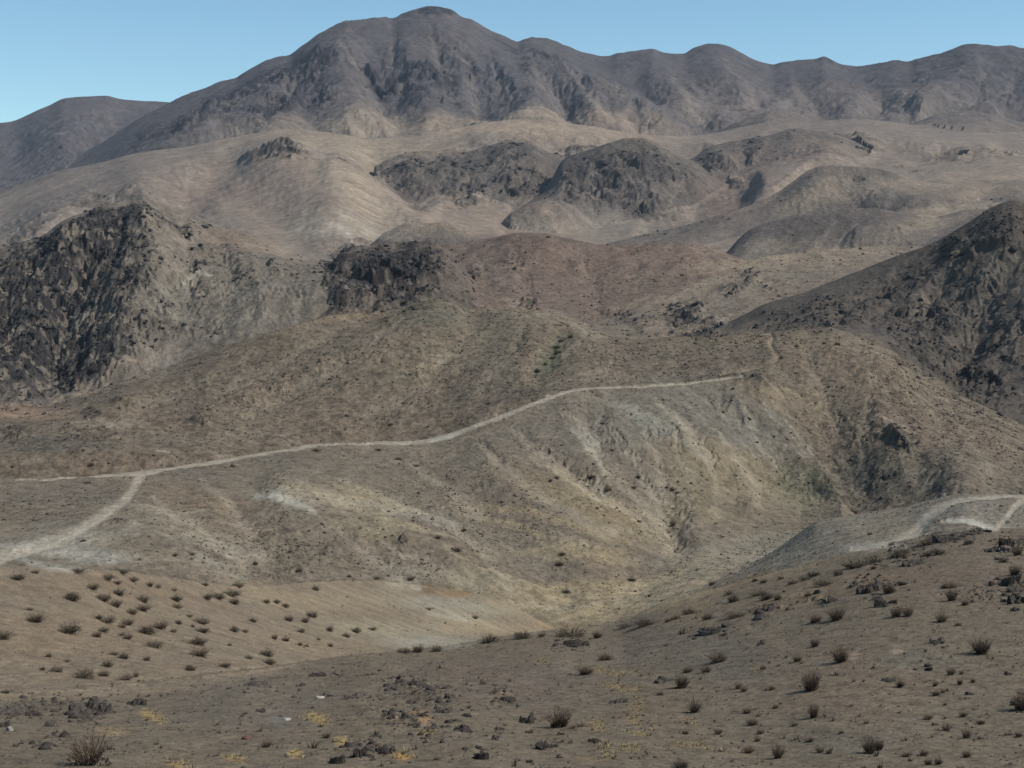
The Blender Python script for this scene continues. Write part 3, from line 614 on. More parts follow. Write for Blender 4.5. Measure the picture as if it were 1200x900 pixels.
TAN, PALE, GREY, BRN = (132, 117, 99), (146, 135, 117), (116, 111, 100), (104, 90, 76)
for px, py, rx, ry, rot, rgb, k in [
    # mountain soils
    (430, 138, 34, 20, 20, (96, 88, 83), .6), (520, 50, 60, 26, 10, (85, 77, 75), .5), (400, 60, 26, 30, 0, (89, 81, 79), .5), (700, 135, 70, 12, 15, (93, 85, 81), .5), (600, 135, 60, 12, 0, (91, 83, 80), .5),
    (850, 95, 60, 20, 10, (85, 77, 75), .4), (1000, 115, 90, 14, 0, (96, 87, 82), .6), (870, 130, 90, 14, 0, (104, 93, 86), .6), (1130, 130, 90, 14, 0, (98, 89, 85), .6), (100, 130, 60, 14, 0, (91, 83, 80), .4), (80, 190, 80, 22, -10, (79, 75, 76), .4),
    # tan slope under the mountain
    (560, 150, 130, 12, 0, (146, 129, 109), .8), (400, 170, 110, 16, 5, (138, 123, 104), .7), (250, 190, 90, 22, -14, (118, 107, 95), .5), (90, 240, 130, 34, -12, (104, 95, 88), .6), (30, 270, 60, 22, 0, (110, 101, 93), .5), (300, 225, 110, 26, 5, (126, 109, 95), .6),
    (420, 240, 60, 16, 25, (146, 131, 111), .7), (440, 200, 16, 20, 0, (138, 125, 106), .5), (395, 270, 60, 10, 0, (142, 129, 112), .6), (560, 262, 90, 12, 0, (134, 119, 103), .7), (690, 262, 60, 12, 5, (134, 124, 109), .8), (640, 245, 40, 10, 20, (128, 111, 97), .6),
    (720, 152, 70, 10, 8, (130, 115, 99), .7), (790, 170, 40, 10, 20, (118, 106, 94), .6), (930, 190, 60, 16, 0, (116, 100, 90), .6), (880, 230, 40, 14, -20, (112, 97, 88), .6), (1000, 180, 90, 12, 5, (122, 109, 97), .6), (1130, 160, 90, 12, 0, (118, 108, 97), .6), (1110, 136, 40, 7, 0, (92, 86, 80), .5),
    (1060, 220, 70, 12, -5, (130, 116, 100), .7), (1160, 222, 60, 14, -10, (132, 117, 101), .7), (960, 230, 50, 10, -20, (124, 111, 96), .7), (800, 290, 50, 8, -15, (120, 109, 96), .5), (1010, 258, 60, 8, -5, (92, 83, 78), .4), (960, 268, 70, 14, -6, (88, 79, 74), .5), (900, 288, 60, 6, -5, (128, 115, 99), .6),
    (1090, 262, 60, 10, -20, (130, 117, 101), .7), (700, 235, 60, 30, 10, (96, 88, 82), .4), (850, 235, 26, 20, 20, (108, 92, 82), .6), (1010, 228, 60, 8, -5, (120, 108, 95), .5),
    # left rocky hill, pale right side
    (240, 345, 70, 44, -20, (114, 106, 93), .5), (300, 340, 50, 26, -20, (114, 104, 92), .5), (220, 280, 40, 14, 10, (120, 108, 95), .6), (290, 285, 40, 10, 15, (118, 99, 84), .6), (190, 425, 36, 12, -30, (124, 114, 102), .7), (330, 293, 40, 8, 10, (136, 122, 106), .6), (380, 277, 36, 7, 5, (152, 140, 124), .5),
    (140, 300, 9, 60, 20, (92, 84, 77), .6), (60, 450, 9, 34, 20, (92, 84, 77), .6),
    # brown hill
    (610, 285, 50, 14, 0, (94, 78, 69), .6), (680, 310, 90, 26, 6, (109, 92, 80), .6), (780, 298, 60, 12, 0, (118, 98, 83), .7), (580, 345, 34, 14, 10, (112, 96, 82), .5), (600, 352, 9, 5, 30, (150, 134, 116), .5), (770, 330, 60, 14, -8, (112, 95, 81), .5), (560, 320, 24, 22, 0, (108, 93, 81), .5), (520, 325, 26, 20, 0, (98, 87, 78), .5),
    # pale ridge
    (900, 308, 100, 8, -6, (132, 117, 98), .8), (950, 305, 70, 10, -6, (126, 112, 95), .7), (800, 345, 60, 5, -20, (134, 120, 102), .8), (730, 358, 40, 4, -18, (126, 112, 95), .7), (850, 350, 60, 12, -25, (112, 102, 89), .5), (840, 380, 12, 8, 0, (126, 116, 102), .6), (900, 325, 50, 10, -20, (116, 106, 92), .5),
    # dark hill
    (1180, 350, 50, 40, -30, (92, 84, 76), .5), (1120, 380, 14, 40, 30, (98, 90, 81), .4), (1060, 350, 60, 20, -25, (80, 72, 66), .5), (1170, 420, 14, 50, 30, (96, 88, 79), .4),
    # brown ridge
    (15, 483, 60, 7, 0, (142, 118, 96), .8), (120, 497, 40, 5, -4, (132, 120, 102), .7), (200, 440, 90, 16, -24, (92, 82, 71), .5), (300, 420, 80, 20, -25, (95, 85, 72), .5), (430, 400, 70, 16, -25, (98, 89, 76), .4), (500, 370, 40, 10, 0, (104, 98, 84), .6), (420, 370, 40, 5, -5, (126, 108, 86), .6),
    (560, 390, 60, 26, 10, (100, 93, 79), .5), (500, 420, 60, 20, -20, (109, 97, 79), .5), (620, 367, 50, 5, 5, (124, 112, 93), .7), (690, 388, 30, 5, 25, (128, 118, 100), .6), (760, 420, 100, 20, 0, (111, 98, 82), .6), (840, 400, 80, 10, 0, (120, 106, 86), .6), (940, 400, 60, 16, 10, (122, 108, 88), .6),
    (1030, 425, 14, 10, 0, (140, 124, 104), .6), (1020, 440, 50, 20, 30, (112, 96, 80), .5), (1090, 500, 80, 26, 30, (104, 90, 76), .6), (960, 470, 50, 16, 30, (116, 103, 85), .5), (900, 460, 40, 8, 20, (122, 108, 88), .5), (1100, 560, 80, 26, 5, (102, 94, 82), .6), (1030, 550, 50, 20, 20, (92, 88, 77), .6), (940, 570, 36, 24, 25, (96, 98, 76), .65), (1000, 560, 24, 24, 20, (84, 82, 72), .5),
    (650, 411, 8, 24, 28, (84, 88, 66), .5), (640, 425, 12, 12, 20, (92, 94, 74), .6), (380, 500, 110, 14, 0, (104, 92, 77), .6), (250, 515, 100, 8, 0, (110, 100, 86), .5), (60, 520, 60, 10, 0, (88, 84, 76), .5), (130, 540, 70, 12, -6, (112, 96, 80), .6), (620, 478, 60, 9, -24, (116, 104, 87), .6), (700, 445, 50, 5, 0, (122, 109, 92), .5),
    # grey hill
    (720, 500, 70, 36, 10, (104, 98, 89), .6), (640, 520, 70, 26, -12, (108, 99, 87), .7), (820, 480, 70, 30, 20, (106, 100, 90), .7), (880, 510, 50, 26, 40, (100, 95, 86), .6), (520, 545, 70, 20, 0, (110, 100, 86), .6), (260, 555, 70, 14, -6, (108, 98, 84), .7), (340, 550, 60, 14, 0, (108, 98, 84), .6), (90, 580, 80, 14, -4, (102, 93, 82), .5),
    (740, 484, 30, 6, 24, (136, 130, 115), .7), (770, 496, 40, 7, 18, (128, 123, 110), .7), (690, 515, 5, 16, -28, (144, 139, 125), .6), (840, 545, 60, 30, 10, (118, 106, 82), .6), (800, 600, 40, 20, 0, (112, 101, 80), .5), (860, 600, 60, 14, 10, (104, 94, 76), .5), (880, 570, 60, 12, 20, (122, 111, 90), .5),
    (680, 590, 90, 14, 22, (128, 113, 86), .75), (620, 560, 60, 18, 18, (110, 98, 82), .6), (560, 575, 60, 12, 15, (106, 95, 82), .5), (340, 585, 34, 7, 14, (146, 138, 120), .7), (325, 585, 8, 3, 10, (188, 184, 172), .8), (400, 590, 60, 10, 12, (142, 128, 103), .7), (450, 590, 50, 10, 18, (134, 122, 100), .6), (230, 585, 60, 14, 10, (116, 100, 80), .6),
    (220, 620, 70, 10, 14, (132, 122, 104), .5), (60, 625, 60, 12, -10, (120, 112, 100), .5), (40, 640, 60, 8, -10, (150, 142, 126), .6), (90, 648, 60, 9, 6, (152, 146, 132), .75), (120, 630, 40, 8, -14, (146, 138, 122), .5), (190, 600, 50, 5, 12, (136, 126, 108), .5), (260, 640, 40, 5, 14, (138, 130, 112), .5), (230, 660, 50, 8, 12, (126, 117, 101), .5),
    (500, 610, 44, 9, 6, (126, 119, 106), .7), (440, 625, 44, 10, 14, (134, 123, 99), .6), (590, 640, 60, 12, 10, (108, 101, 87), .6), (690, 650, 50, 11, 10, (136, 122, 96), .75), (720, 625, 50, 6, 10, (132, 119, 93), .6), (560, 685, 50, 10, 5, (116, 109, 88), .6), (480, 680, 24, 9, -10, (146, 136, 116), .7), (530, 694, 22, 4.5, 5, (122, 98, 70), .75), (505, 690, 7, 4, 5, (96, 78, 54), .7),
    (660, 690, 90, 10, -4, (140, 125, 97), .75), (770, 690, 60, 9, -8, (146, 131, 104), .8), (790, 650, 16, 14, 0, (132, 122, 102), .6), (620, 712, 80, 8, 0, (136, 123, 97), .7), (720, 715, 60, 8, -10, (130, 114, 86), .6), (480, 640, 20, 10, 20, (104, 92, 78), .5), (780, 620, 30, 12, 20, (100, 92, 80), .4),
    # grey spur
    (860, 650, 90, 20, -8, (122, 113, 98), .6), (930, 635, 60, 10, -8, (114, 108, 97), .5), (1020, 641, 34, 4, -4, (152, 143, 126), .7), (850, 640, 60, 6, -12, (126, 118, 103), .5), (1130, 600, 60, 12, 0, (116, 108, 97), .7), (800, 690, 30, 12, -20, (140, 125, 100), .7), (880, 680, 60, 8, -12, (120, 104, 82), .6), (1085, 612, 26, 8, -30, (138, 128, 111), .4),
    # tan slope
    (120, 690, 110, 16, 4, (114, 97, 78), .5), (80, 750, 100, 26, 0, (120, 103, 83), .5), (330, 700, 70, 9, 8, (136, 120, 95), .6), (440, 700, 70, 12, 4, (130, 117, 95), .6), (480, 742, 60, 11, 5, (132, 125, 108), .6), (500, 752, 40, 6, 3, (148, 143, 128), .5), (430, 735, 60, 8, 6, (134, 122, 98), .6), (530, 710, 60, 8, 5, (130, 127, 112), .6), (540, 722, 40, 4, 8, (144, 134, 114), .6),
    (560, 735, 60, 9, 3, (140, 126, 100), .7), (660, 735, 40, 6, 0, (128, 110, 84), .6), (360, 750, 70, 8, 8, (132, 116, 92), .5), (150, 790, 140, 8, -3, (118, 102, 82), .5), (300, 640, 40, 5, 0, GREY, .2),
    (750, 702, 60, 12, -14, (144, 130, 104), .8), (690, 722, 50, 8, -5, (142, 128, 102), .7),
    (810, 675, 50, 18, -30, (136, 124, 102), .75), (870, 650, 70, 18, -14, (126, 117, 100), .7),
    (1000, 125, 220, 16, 3, (104, 95, 89), .6), (1050, 150, 200, 12, 3, (112, 101, 92), .6), (860, 140, 70, 14, 12, (108, 97, 89), .6),
    # foreground
    (300, 830, 110, 30, 0, (102, 93, 83), .5), (600, 800, 110, 26, 0, (104, 91, 80), .5), (700, 770, 80, 16, -10, (106, 96, 83), .5), (1000, 800, 120, 40, 10, (113, 97, 81), .5), (850, 770, 60, 24, 10, (99, 92, 82), .6), (1080, 775, 46, 14, 0, (102, 97, 84), .5), (1120, 840, 70, 26, 0, (104, 96, 82), .4), (940, 700, 60, 12, -14, (125, 104, 81), .5), (1030, 680, 50, 10, 0, (113, 95, 76), .5),
    (980, 870, 60, 20, 0, (99, 92, 81), .4), (1110, 680, 60, 20, 0, (106, 90, 76), .5), (810, 715, 30, 6, -22, (129, 109, 81), .5), (200, 880, 60, 20, 0, (113, 99, 81), .4), (420, 850, 60, 20, 0, (111, 97, 76), .4), (1175, 644, 7, 4, 0, (174, 160, 143), .8), (1050, 762, 9, 4, 0, (143, 125, 106), .6), (1000, 765, 12, 5, 0, (146, 125, 106), .6),
    (150, 810, 90, 6, -3, (125, 107, 88), .5), (130, 858, 22, 4, -4, (143, 122, 90), .7), (180, 840, 13, 4, 10, (162, 136, 88), .7), (370, 843, 11, 5, 10, (169, 141, 83), .8), (403, 869, 8, 3, 5, (174, 146, 83), .8), (345, 883, 9, 4, 0, (174, 143, 78), .8), (470, 890, 10, 5, 10, (174, 136, 76), .8), (275, 888, 8, 3, 0, (162, 134, 81), .7), (205, 895, 10, 5, 0, (162, 134, 81), .7), (495, 845, 13, 6, 20, (153, 120, 85), .7), (500, 862, 8, 4, 0, (157, 129, 78), .6), (85, 893, 8, 4, 0, (150, 127, 81), .5),
    (635, 774, 9, 3, 8, (132, 114, 88), 0.45), (668, 772, 7, 2.5, 0, (132, 114, 88), 0.39), (702, 783, 14, 3, 4, (142, 122, 86), 0.45), (730, 787, 10, 2.5, 4, (142, 122, 86), 0.45), (727, 805, 12, 3, 14, (146, 125, 84), 0.45), (742, 803, 10, 2, 4, (142, 122, 84), 0.45), (745, 825, 8, 7, 40, (138, 118, 76), 0.39), (748, 858, 12, 3.5, 4, (158, 134, 82), 0.50), (745, 842, 7, 6, 0, (146, 124, 76), 0.45), (702, 850, 8, 6, 10, (140, 116, 72), 0.45), (740, 878, 8, 3, 10, (146, 124, 78), 0.39), (712, 876, 8, 3, 20, (146, 124, 78), 0.39), (716, 886, 6, 3, 0, (146, 124, 78), 0.39),
    (805, 840, 14, 3, 20, (128, 110, 84), 0.45), (815, 845, 9, 2, 5, (144, 126, 94), 0.45), (810, 870, 20, 2.5, 4, (136, 116, 86), 0.45), (830, 874, 18, 2.5, 4, (130, 112, 84), 0.39), (825, 763, 8, 2, 5, (130, 116, 94), 0.39), (892, 783, 7, 3, 0, (130, 114, 84), 0.39), (760, 830, 30, 20, 10, (102, 88, 70), 0.28), (690, 890, 10, 3, 10, (130, 110, 72), 0.34),
    (320, 845, 9, 5, 0, (112, 108, 102), .4), (140, 870, 60, 12, 0, (100, 90, 76), .4), (60, 890, 60, 10, 0, (88, 80, 70), .4),
]:
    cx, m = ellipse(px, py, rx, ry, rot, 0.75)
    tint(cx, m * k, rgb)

for s, w, rgb, k in [
    # pale runnels on the grey hill
    ('672,500 690,525 705,545 712,560', [2, 3, 2], (142, 137, 122), .6), ('640,545 680,570 720,590 750,615', [2, 3, 4, 2], (138, 125, 100), .7), ('650,555 700,575 740,605 760,625', [2, 3.5, 2], (138, 124, 98), .6), ('700,560 705,575 700,580', 2, (150, 144, 128), .5),
    ('740,490 790,515 830,540', [4, 5, 3], (124, 120, 108), .5), ('880,465 910,490 945,530', [1.5, 2, 1.5], (136, 130, 117), .5), ('895,470 930,500 955,530', [1.5, 1.5], (138, 132, 118), .6), ('905,505 925,525 945,535', [1.2, 2, 1.2], (134, 129, 117), .4), ('830,470 860,500 890,540', [1.5, 1.5], (132, 127, 115), .5), ('800,470 835,500 850,520', [1.5, 1.5], (130, 125, 113), .5), ('800,540 812,570 815,600', [3, 4, 3], (128, 118, 94), .5), ('760,560 770,590 775,610', [3, 4, 3], (124, 120, 104), .5), ('790,560 797,585 802,605', [3, 4, 3], (130, 120, 98), .5), ('700,575 760,600 790,625', [2, 3, 2], (134, 120, 94), .6), ('560,590 620,600 680,625 740,640', [2, 3, 3, 2], (132, 117, 90), .6), ('560,600 600,610 640,630', [2, 2], (134, 119, 92), .6),
    ('300,578 340,592 370,605', [3, 4, 2], (164, 158, 142), .6), ('330,575 390,588 450,600 500,602', [2, 3, 3, 2], (146, 135, 112), .6), ('390,572 440,585 490,598', [2, 2.5, 2], (144, 130, 104), .5), ('420,605 460,620 520,635', [2, 3, 2], (144, 132, 106), .6), ('520,650 560,670 600,680 660,688', [3, 3, 3], (140, 128, 102), .5), ('230,650 260,668 285,680', [3, 4, 3], (134, 128, 114), .6), ('150,610 185,622 220,640', [2, 2.5, 2], (138, 130, 114), .5), ('165,590 200,600 240,595', [1.5, 1.5, 1], (142, 132, 114), .6), ('20,655 60,665 90,668', [3, 3], (150, 145, 132), .6), ('90,625 110,645 130,660', [3, 3], (140, 136, 124), .5),
    ('600,640 660,640 720,645', [2, 3, 2], (140, 127, 102), .4), ('640,700 700,700 760,685 800,668', [3, 4, 4, 3], (148, 134, 107), .6), ('590,705 640,712 700,708', [2, 2.5, 2], (146, 136, 114), .5), ('790,620 785,645 790,665', [3, 4, 4], (136, 126, 106), .5), ('500,720 540,726 560,730', [2, 2, 1], (150, 143, 124), .6),
    # brown ridge
    ('540,410 500,425 460,445', [2, 2.5, 1.5], (126, 116, 97), .5), ('520,400 490,410 470,425', [1.5, 2, 1], (128, 119, 100), .5), ('560,410 540,425 520,440', [1.5, 1.5], (124, 112, 92), .5), ('625,425 615,440 600,455', [1.5, 1.5], (128, 116, 96), .4), ('590,470 585,480 580,490', [1, 1], (138, 124, 104), .5), ('605,455 640,445 670,440', [1, 1.5, 1], (134, 121, 102), .4), ('170,430 120,455 60,470', [1.5, 2.5, 2], (128, 112, 94), .6), ('300,450 250,470 200,480', [2, 2, 2], (118, 106, 88), .5), ('910,450 950,470 990,490', [2, 3, 2], (128, 114, 92), .6), ('1030,495 1060,505 1090,520', [1.5, 1.5, 1], (138, 120, 106), .6), ('960,540 1000,570 1050,600', [2, 2, 3], (128, 116, 97), .5), ('1010,400 1050,425 1080,445', [2, 2, 2], (124, 112, 95), .4), ('870,400 890,405 902,402', [1, 1.2, 1], (136, 120, 96), .4), ('640,395 634,410 627,425', [1, 1.5, 1], (128, 118, 98), .4),
    # grey spur, valley
    ('780,712 840,690 900,672 960,662', [2, 3, 3, 2], (128, 112, 86), .6), ('860,660 900,652 950,648', [2, 2.5, 2], (140, 131, 115), .5), ('1000,645 1030,640 1060,640', [2, 3, 2], (158, 150, 134), .6),
    ('0,818 100,812 200,803 260,795 330,786', [4, 5, 5, 3], (132, 117, 97), .55),
    # mountain: pale fans and gully lines
    ('630,100 650,125 675,150', [2, 2.5, 3], (112, 104, 98), .6), ('655,105 690,130 720,150', [1.5, 2, 2], (106, 99, 93), .4), ('410,110 430,130 480,150', [2, 4, 5], (108, 99, 91), .5), ('480,55 490,90 500,100', [2, 2, 1], (84, 79, 78), .4),
    ('230,185 222,205 218,225', [3, 4, 3], (132, 120, 106), .4), ('1000,195 960,225 910,250', [1, 1.5, 1], (128, 115, 99), .4), ('805,205 760,280 745,290', [1, 1, 1], (126, 114, 100), .3), ('395,265 440,275 480,282', [2, 3, 2], (152, 141, 124), .5), ('800,145 820,155 850,165', [1.5, 2, 1.5], (126, 114, 101), .5), ('1010,262 990,275 985,285', [1.5, 1.5, 1], (128, 119, 107), .6), ('980,260 965,280', [1.2, 1.2], (122, 113, 103), .5), ('740,258 760,268 770,275', [1.2, 1.5, 1.2], (142, 131, 115), .5),
    # left rocky hill screes
    ('165,262 148,300 125,345 105,390', [3, 4, 4, 2], (94, 87, 80), .55), ('80,400 60,430 50,465', [3, 4, 4], (92, 85, 78), .5), ('190,350 210,330 240,310', [3, 3, 3], (128, 120, 106), .4), ('230,317 240,318 250,316', [2, 2, 1], (158, 149, 136), .6), ('170,430 200,420 225,412', [3, 4, 2], (128, 118, 106), .5), ('385,275 402,278 412,290', [2, 3, 2], (162, 152, 138), .5),
    # dark hill
    ('1190,250 1170,300 1150,330', [2, 3, 2], (92, 85, 77), .4), ('1160,390 1140,430 1120,470', [2, 3, 3], (98, 91, 82), .4), ('1200,330 1180,370 1160,390', [2, 3, 3], (100, 92, 83), .4), ('840,375 836,385 842,392', [2, 2, 2], (134, 125, 112), .5), ('855,368 850,378', [2, 2], (130, 121, 108), .5),
]:
    cx, m = stroke(pts(s), np.array(w) * 1.15 if np.ndim(w) else w * 1.15, 0.9, warp=0.45)
    tint(cx, m * k, rgb)

# mottling of the soils, rock tone, tracks
mott = np.zeros_like(Z)
for k, lam in enumerate([300, 130, 60, 28, 13, 6, 2.8, 1.3, .6, .28]):
    fade = smooth(1.6, 3.5, lam / CELL).astype(f32)
    rel = lam / (Dg * 0.0085)
    mott += fade / (1 + (rel / 8) ** 2) * perlin(X / lam - 5 * k, Y / lam + 11 * k, 600 + k)
ero = 0.0
for q_, (lm, lo, dk) in enumerate([(.55, .12, .20), (.22, .10, .22)]):
    bl = smooth(lo, lo + .3, perlin(X / LAMH / lm, Y / LAMH / lm, 820 + q_) + .5 * perlin(X / LAMH / lm * 2.3, Y / LAMH / lm * 2.3, 830 + q_))
    gk = np.array([{'brown_ridge': 1.35, 'grey_hill': .95, 'grey_spur': .9, 'foreground_slope': 1.0, 'brown_hill': .9, 'pale_ridge': .8, 'rocky_hill': .9, 'dark_hill': 1.0, 'tan_slope': .5, 'mountain': .7, 'far_mountain': .6}.get(n, .5) for n in NAMES], f32)[own]
    C *= (1 - dk * gk * bl)[..., None]
C *= 1.07
gp = (GUL * np.array([{'grey_hill': .7, 'brown_ridge': .28, 'mountain': .3, 'dark_hill': .2, 'rocky_hill': .25, 'brown_hill': .2, 'knoll': .2}.get(n, .1) for n in NAMES], f32)[own])[..., None]
C += (C * .55 + srgb(138, 128, 110).astype(f32) * .6 - C) * gp          # washed, paler debris lines the runnels
C *= np.exp(0.1 * np.clip(mott, -4, 4) + 0.11 * np.clip(RIL, -2, 2))[..., None]
warm = (perlin(X / LAMH / 2.2, Y / LAMH / 2.2, 661) * .5)[..., None]
C *= 1 + warm * np.array([.045, 0.0, -.05], f32)
rt = np.clip(ROCKN * smooth(-0.5, 0.35, mott * .35 + fbm(X / LAMH * 2.3, Y / LAMH * 2.3, 4, 91, .65) + 0.5 * (ROCKN - .3)), 0, 1)
C += (RC * np.exp(0.1 * mott)[..., None] - C) * (rt * 0.92)[..., None]
tc = srgb(150, 139, 122).astype(f32)
far_track = {'brown_ridge': (134, 120, 98), 'grey_hill': (160, 149, 131), 'grey_spur': (164, 154, 136), 'tan_slope': (142, 130, 110)}
TC = np.array([srgb(*far_track.get(n, (140, 130, 110))) for n in NAMES]).astype(f32)[own]
C += (TC * np.exp(0.08 * mott)[..., None] - C) * (ROAD * .8 * np.clip(.85 + .3 * perlin(X / LAMH * 2, Y / LAMH * 2, 671), .4, 1))[..., None]
for s, w, rgb, k in [('1110,612.5 1130,613.5 1150,616.5 1168,619.5', [1.5, 2, 3, 3.4], (184, 177, 162), .7), ('505,515.5 520,511 535,507', [1.5, 2.2, 1.5], (168, 161, 146), .6), ('640,466 660,460', [1.2, 1.2], (160, 151, 133), .5), ('40,645 80,630 110,612 130,600', [2, 2.5, 2, 1.5], (168, 158, 140), .5), ('185,529 200,530.5', [1.2, 1.2], (160, 152, 138), .6), ('218,623 226,624', [1.5, 1.2], (160, 152, 138), .5), ('484,688 492,690', [2, 1.5], (160, 150, 132), .6)]:
    cx, m = stroke(pts(s), np.array(w), 0.7, warp=0.3)
    tint(cx, m * k, rgb)
LUM = (C @ np.array([.3, .6, .1], f32))[..., None]
C = LUM + (C - LUM) * .97
C = np.clip(C * GAIN, 0.004, 0.8)
print('colours', round(time.time() - T0, 1))

# ------------------------------------------------------------------ materials


def ground_material(name, scales, bump, speck, rough=0.95):
    """soil colour from the mesh, broken up by procedural noise, with a grainy bump"""
    m = bpy.data.materials.new(name); m.use_nodes = True
    nt = m.node_tree; N = nt.nodes; Lk = nt.links
    b = N['Principled BSDF']; b.inputs['Roughness'].default_value = rough; b.inputs['Specular IOR Level'].default_value = 0.12
    at = N.new('ShaderNodeAttribute'); at.attribute_name = 'soil'
    tc_ = N.new('ShaderNodeTexCoord')
    col = at.outputs['Color']; height = None
    for i, (sc, lo, hi) in enumerate(speck):
        no = N.new('ShaderNodeTexNoise'); no.inputs['Scale'].default_value = sc; no.inputs['Detail'].default_value = 6; no.inputs['Roughness'].default_value = 0.68
        Lk.new(tc_.outputs['Object'], no.inputs['Vector'])
        mr = N.new('ShaderNodeMapRange'); mr.inputs['From Min'].default_value = 0.3; mr.inputs['From Max'].default_value = 0.7
        mr.inputs['To Min'].default_value = lo; mr.inputs['To Max'].default_value = hi
        Lk.new(no.outputs['Fac'], mr.inputs['Value'])
        mx = N.new('ShaderNodeVectorMath'); mx.operation = 'SCALE'
        Lk.new(col, mx.inputs[0]); Lk.new(mr.outputs['Result'], mx.inputs['Scale'])
        col = mx.outputs['Vector']
        if i == 0:
            height = no.outputs['Fac']
    Lk.new(col, b.inputs['Base Color'])
    last = None
    for sc, st, dist in scales:
        no = N.new('ShaderNodeTexNoise'); no.inputs['Scale'].default_value = sc; no.inputs['Detail'].default_value = 5; no.inputs['Roughness'].default_value = 0.62
        Lk.new(tc_.outputs['Object'], no.inputs['Vector'])
        bp = N.new('ShaderNodeBump'); bp.inputs['Strength'].default_value = st; bp.inputs['Distance'].default_value = dist
        Lk.new(no.outputs['Fac'], bp.inputs['Height'])
        if last: Lk.new(last, bp.inputs['Normal'])
        last = bp.outputs['Normal']
    if last: Lk.new(last, b.inputs['Normal'])
    return m


def hill_mat(name, d, k=1.0):
    px = d / F * 1.17          # metres a pixel covers
    return ground_material(name, [(1 / (14 * px), .75 * k, 4.5 * px), (1 / (4 * px), .7 * k, 1.4 * px)], 0, [(1 / (7 * px), .78, 1.2), (1 / (2.2 * px), .72, 1.24)])


# ------------------------------------------------------------------ ground meshes, one per hill, tracks cut out of them as their own strips
zx, zy = slope(Z)
nrm = np.stack([-zx, -zy, np.ones_like(Z)], -1); nrm /= np.linalg.norm(nrm, axis=-1, keepdims=True)
POS = np.stack([X, Y, Z], -1).reshape(-1, 3)
NRM = nrm.reshape(-1, 3); CF = C.reshape(-1, 3)
ri, ci = np.meshgrid(np.arange(NR - 1), np.arange(NC - 1), indexing='ij')
v00 = (ri * NC + ci).ravel()
QUADS = np.stack([v00, v00 + 1, v00 + NC + 1, v00 + NC], -1)
fown = own[:-1, :-1].ravel().astype(int)
froad = np.zeros(len(QUADS), int)
for i, (nm, s, w) in enumerate(ROADS):
    cx, m = stroke(pts(s), np.array(w), 0.45, warp=0.34, hills=[ID[nm]])
    full = np.zeros(Z.shape, bool); full[:, cx] = m > 0.4
    froad[full[:-1, :-1].ravel()] = i + 1


def link_grid(name, q, mat):
    used, inv = np.unique(q, return_inverse=True)
    me = bpy.data.meshes.new(name)
    me.vertices.add(len(used)); me.vertices.foreach_set('co', POS[used].ravel())
    n = len(q)
    me.loops.add(n * 4); me.loops.foreach_set('vertex_index', inv.ravel().astype(np.int32))
    me.polygons.add(n); me.polygons.foreach_set('loop_start', np.arange(0, n * 4, 4, dtype=np.int32))
    try:
        me.polygons.foreach_set('loop_total', np.full(n, 4, np.int32))
    except Exception:
        pass
    me.update(calc_edges=True)
    me.polygons.foreach_set('use_smooth', np.ones(n, bool))
    at = me.attributes.new('soil', 'FLOAT_COLOR', 'POINT')
    c4 = np.ones((len(used), 4), f32); c4[:, :3] = CF[used]
    at.data.foreach_set('color', c4.ravel())
    me.normals_split_custom_set_from_vertices(NRM[used])
    me.materials.append(mat)
    o = bpy.data.objects.new(name, me); COL.objects.link(o)
    return o


HLAB = [('mountain', 'low rounded far mountain on the skyline at far left'), ('mountain', 'tall dark slate mountain range along the whole skyline'), ('hillside', 'broad pale tan slope spreading below the dark mountains'),
        ('hill', 'tan swell against the mountain foot at far right'), ('hill', 'small tan swell at the mountain foot, right of centre'), ('hill', 'small dark rocky knob on the tan slope, left of centre'), ('hill', 'reddish tan hill with two dark rock patches, upper right'),
        ('hill', 'wide dark patchy hill below the main peak'), ('hill', 'rounded dark hill right of the wide patchy hill'), ('hill', 'low rocky bumps on the tan slope near the right edge'), ('ridge', 'long ridge rising right with a dark left face, upper right'), ('ridge', 'tan swell behind the dark stony hill at the right edge'), ('ridge', 'small brown swell just left of the dark hill top'), ('hill', 'small dark cone standing behind the long rising ridge'),
        ('ridge', 'purplish low ridge in front of the long rising ridge'), ('hill', 'low pale swell behind the black central knob'), ('hill', 'big black craggy hill with pale right flank at left'), ('hill', 'smooth reddish brown hill in the centre distance'), ('hill', 'black craggy knob beside the reddish brown hill'),
        ('ridge', 'pale smooth ridge descending left beyond the green bushes'), ('hill', 'dark stony hill slanting up to the right edge'), ('ridge', 'long brown scrubby ridge behind the road hill'), ('hill', 'grey gullied hill crossed by the dirt road'), ('ridge', 'low grey spur carrying pale tracks at right'), ('slope', 'tan slope dotted with dark shrubs at near left'), ('slope', 'stony brown foreground slope with dry shrubs')]
TLAB = ['wide pale dirt track climbing from the left edge to the junction', 'dirt track along the ridge from the junction to mid ridge', 'faint track crossing the low saddle of the ridge', 'pale dirt track climbing the ridge crest at centre', 'thin faint track along the crest towards the right',
        'narrow track winding up the brown ridge at right', 'curved pale track climbing the grey spur', 'white bulldozed track just above the foreground skyline', 'short track branching down at the right edge', 'faint pale line along the tan crest']
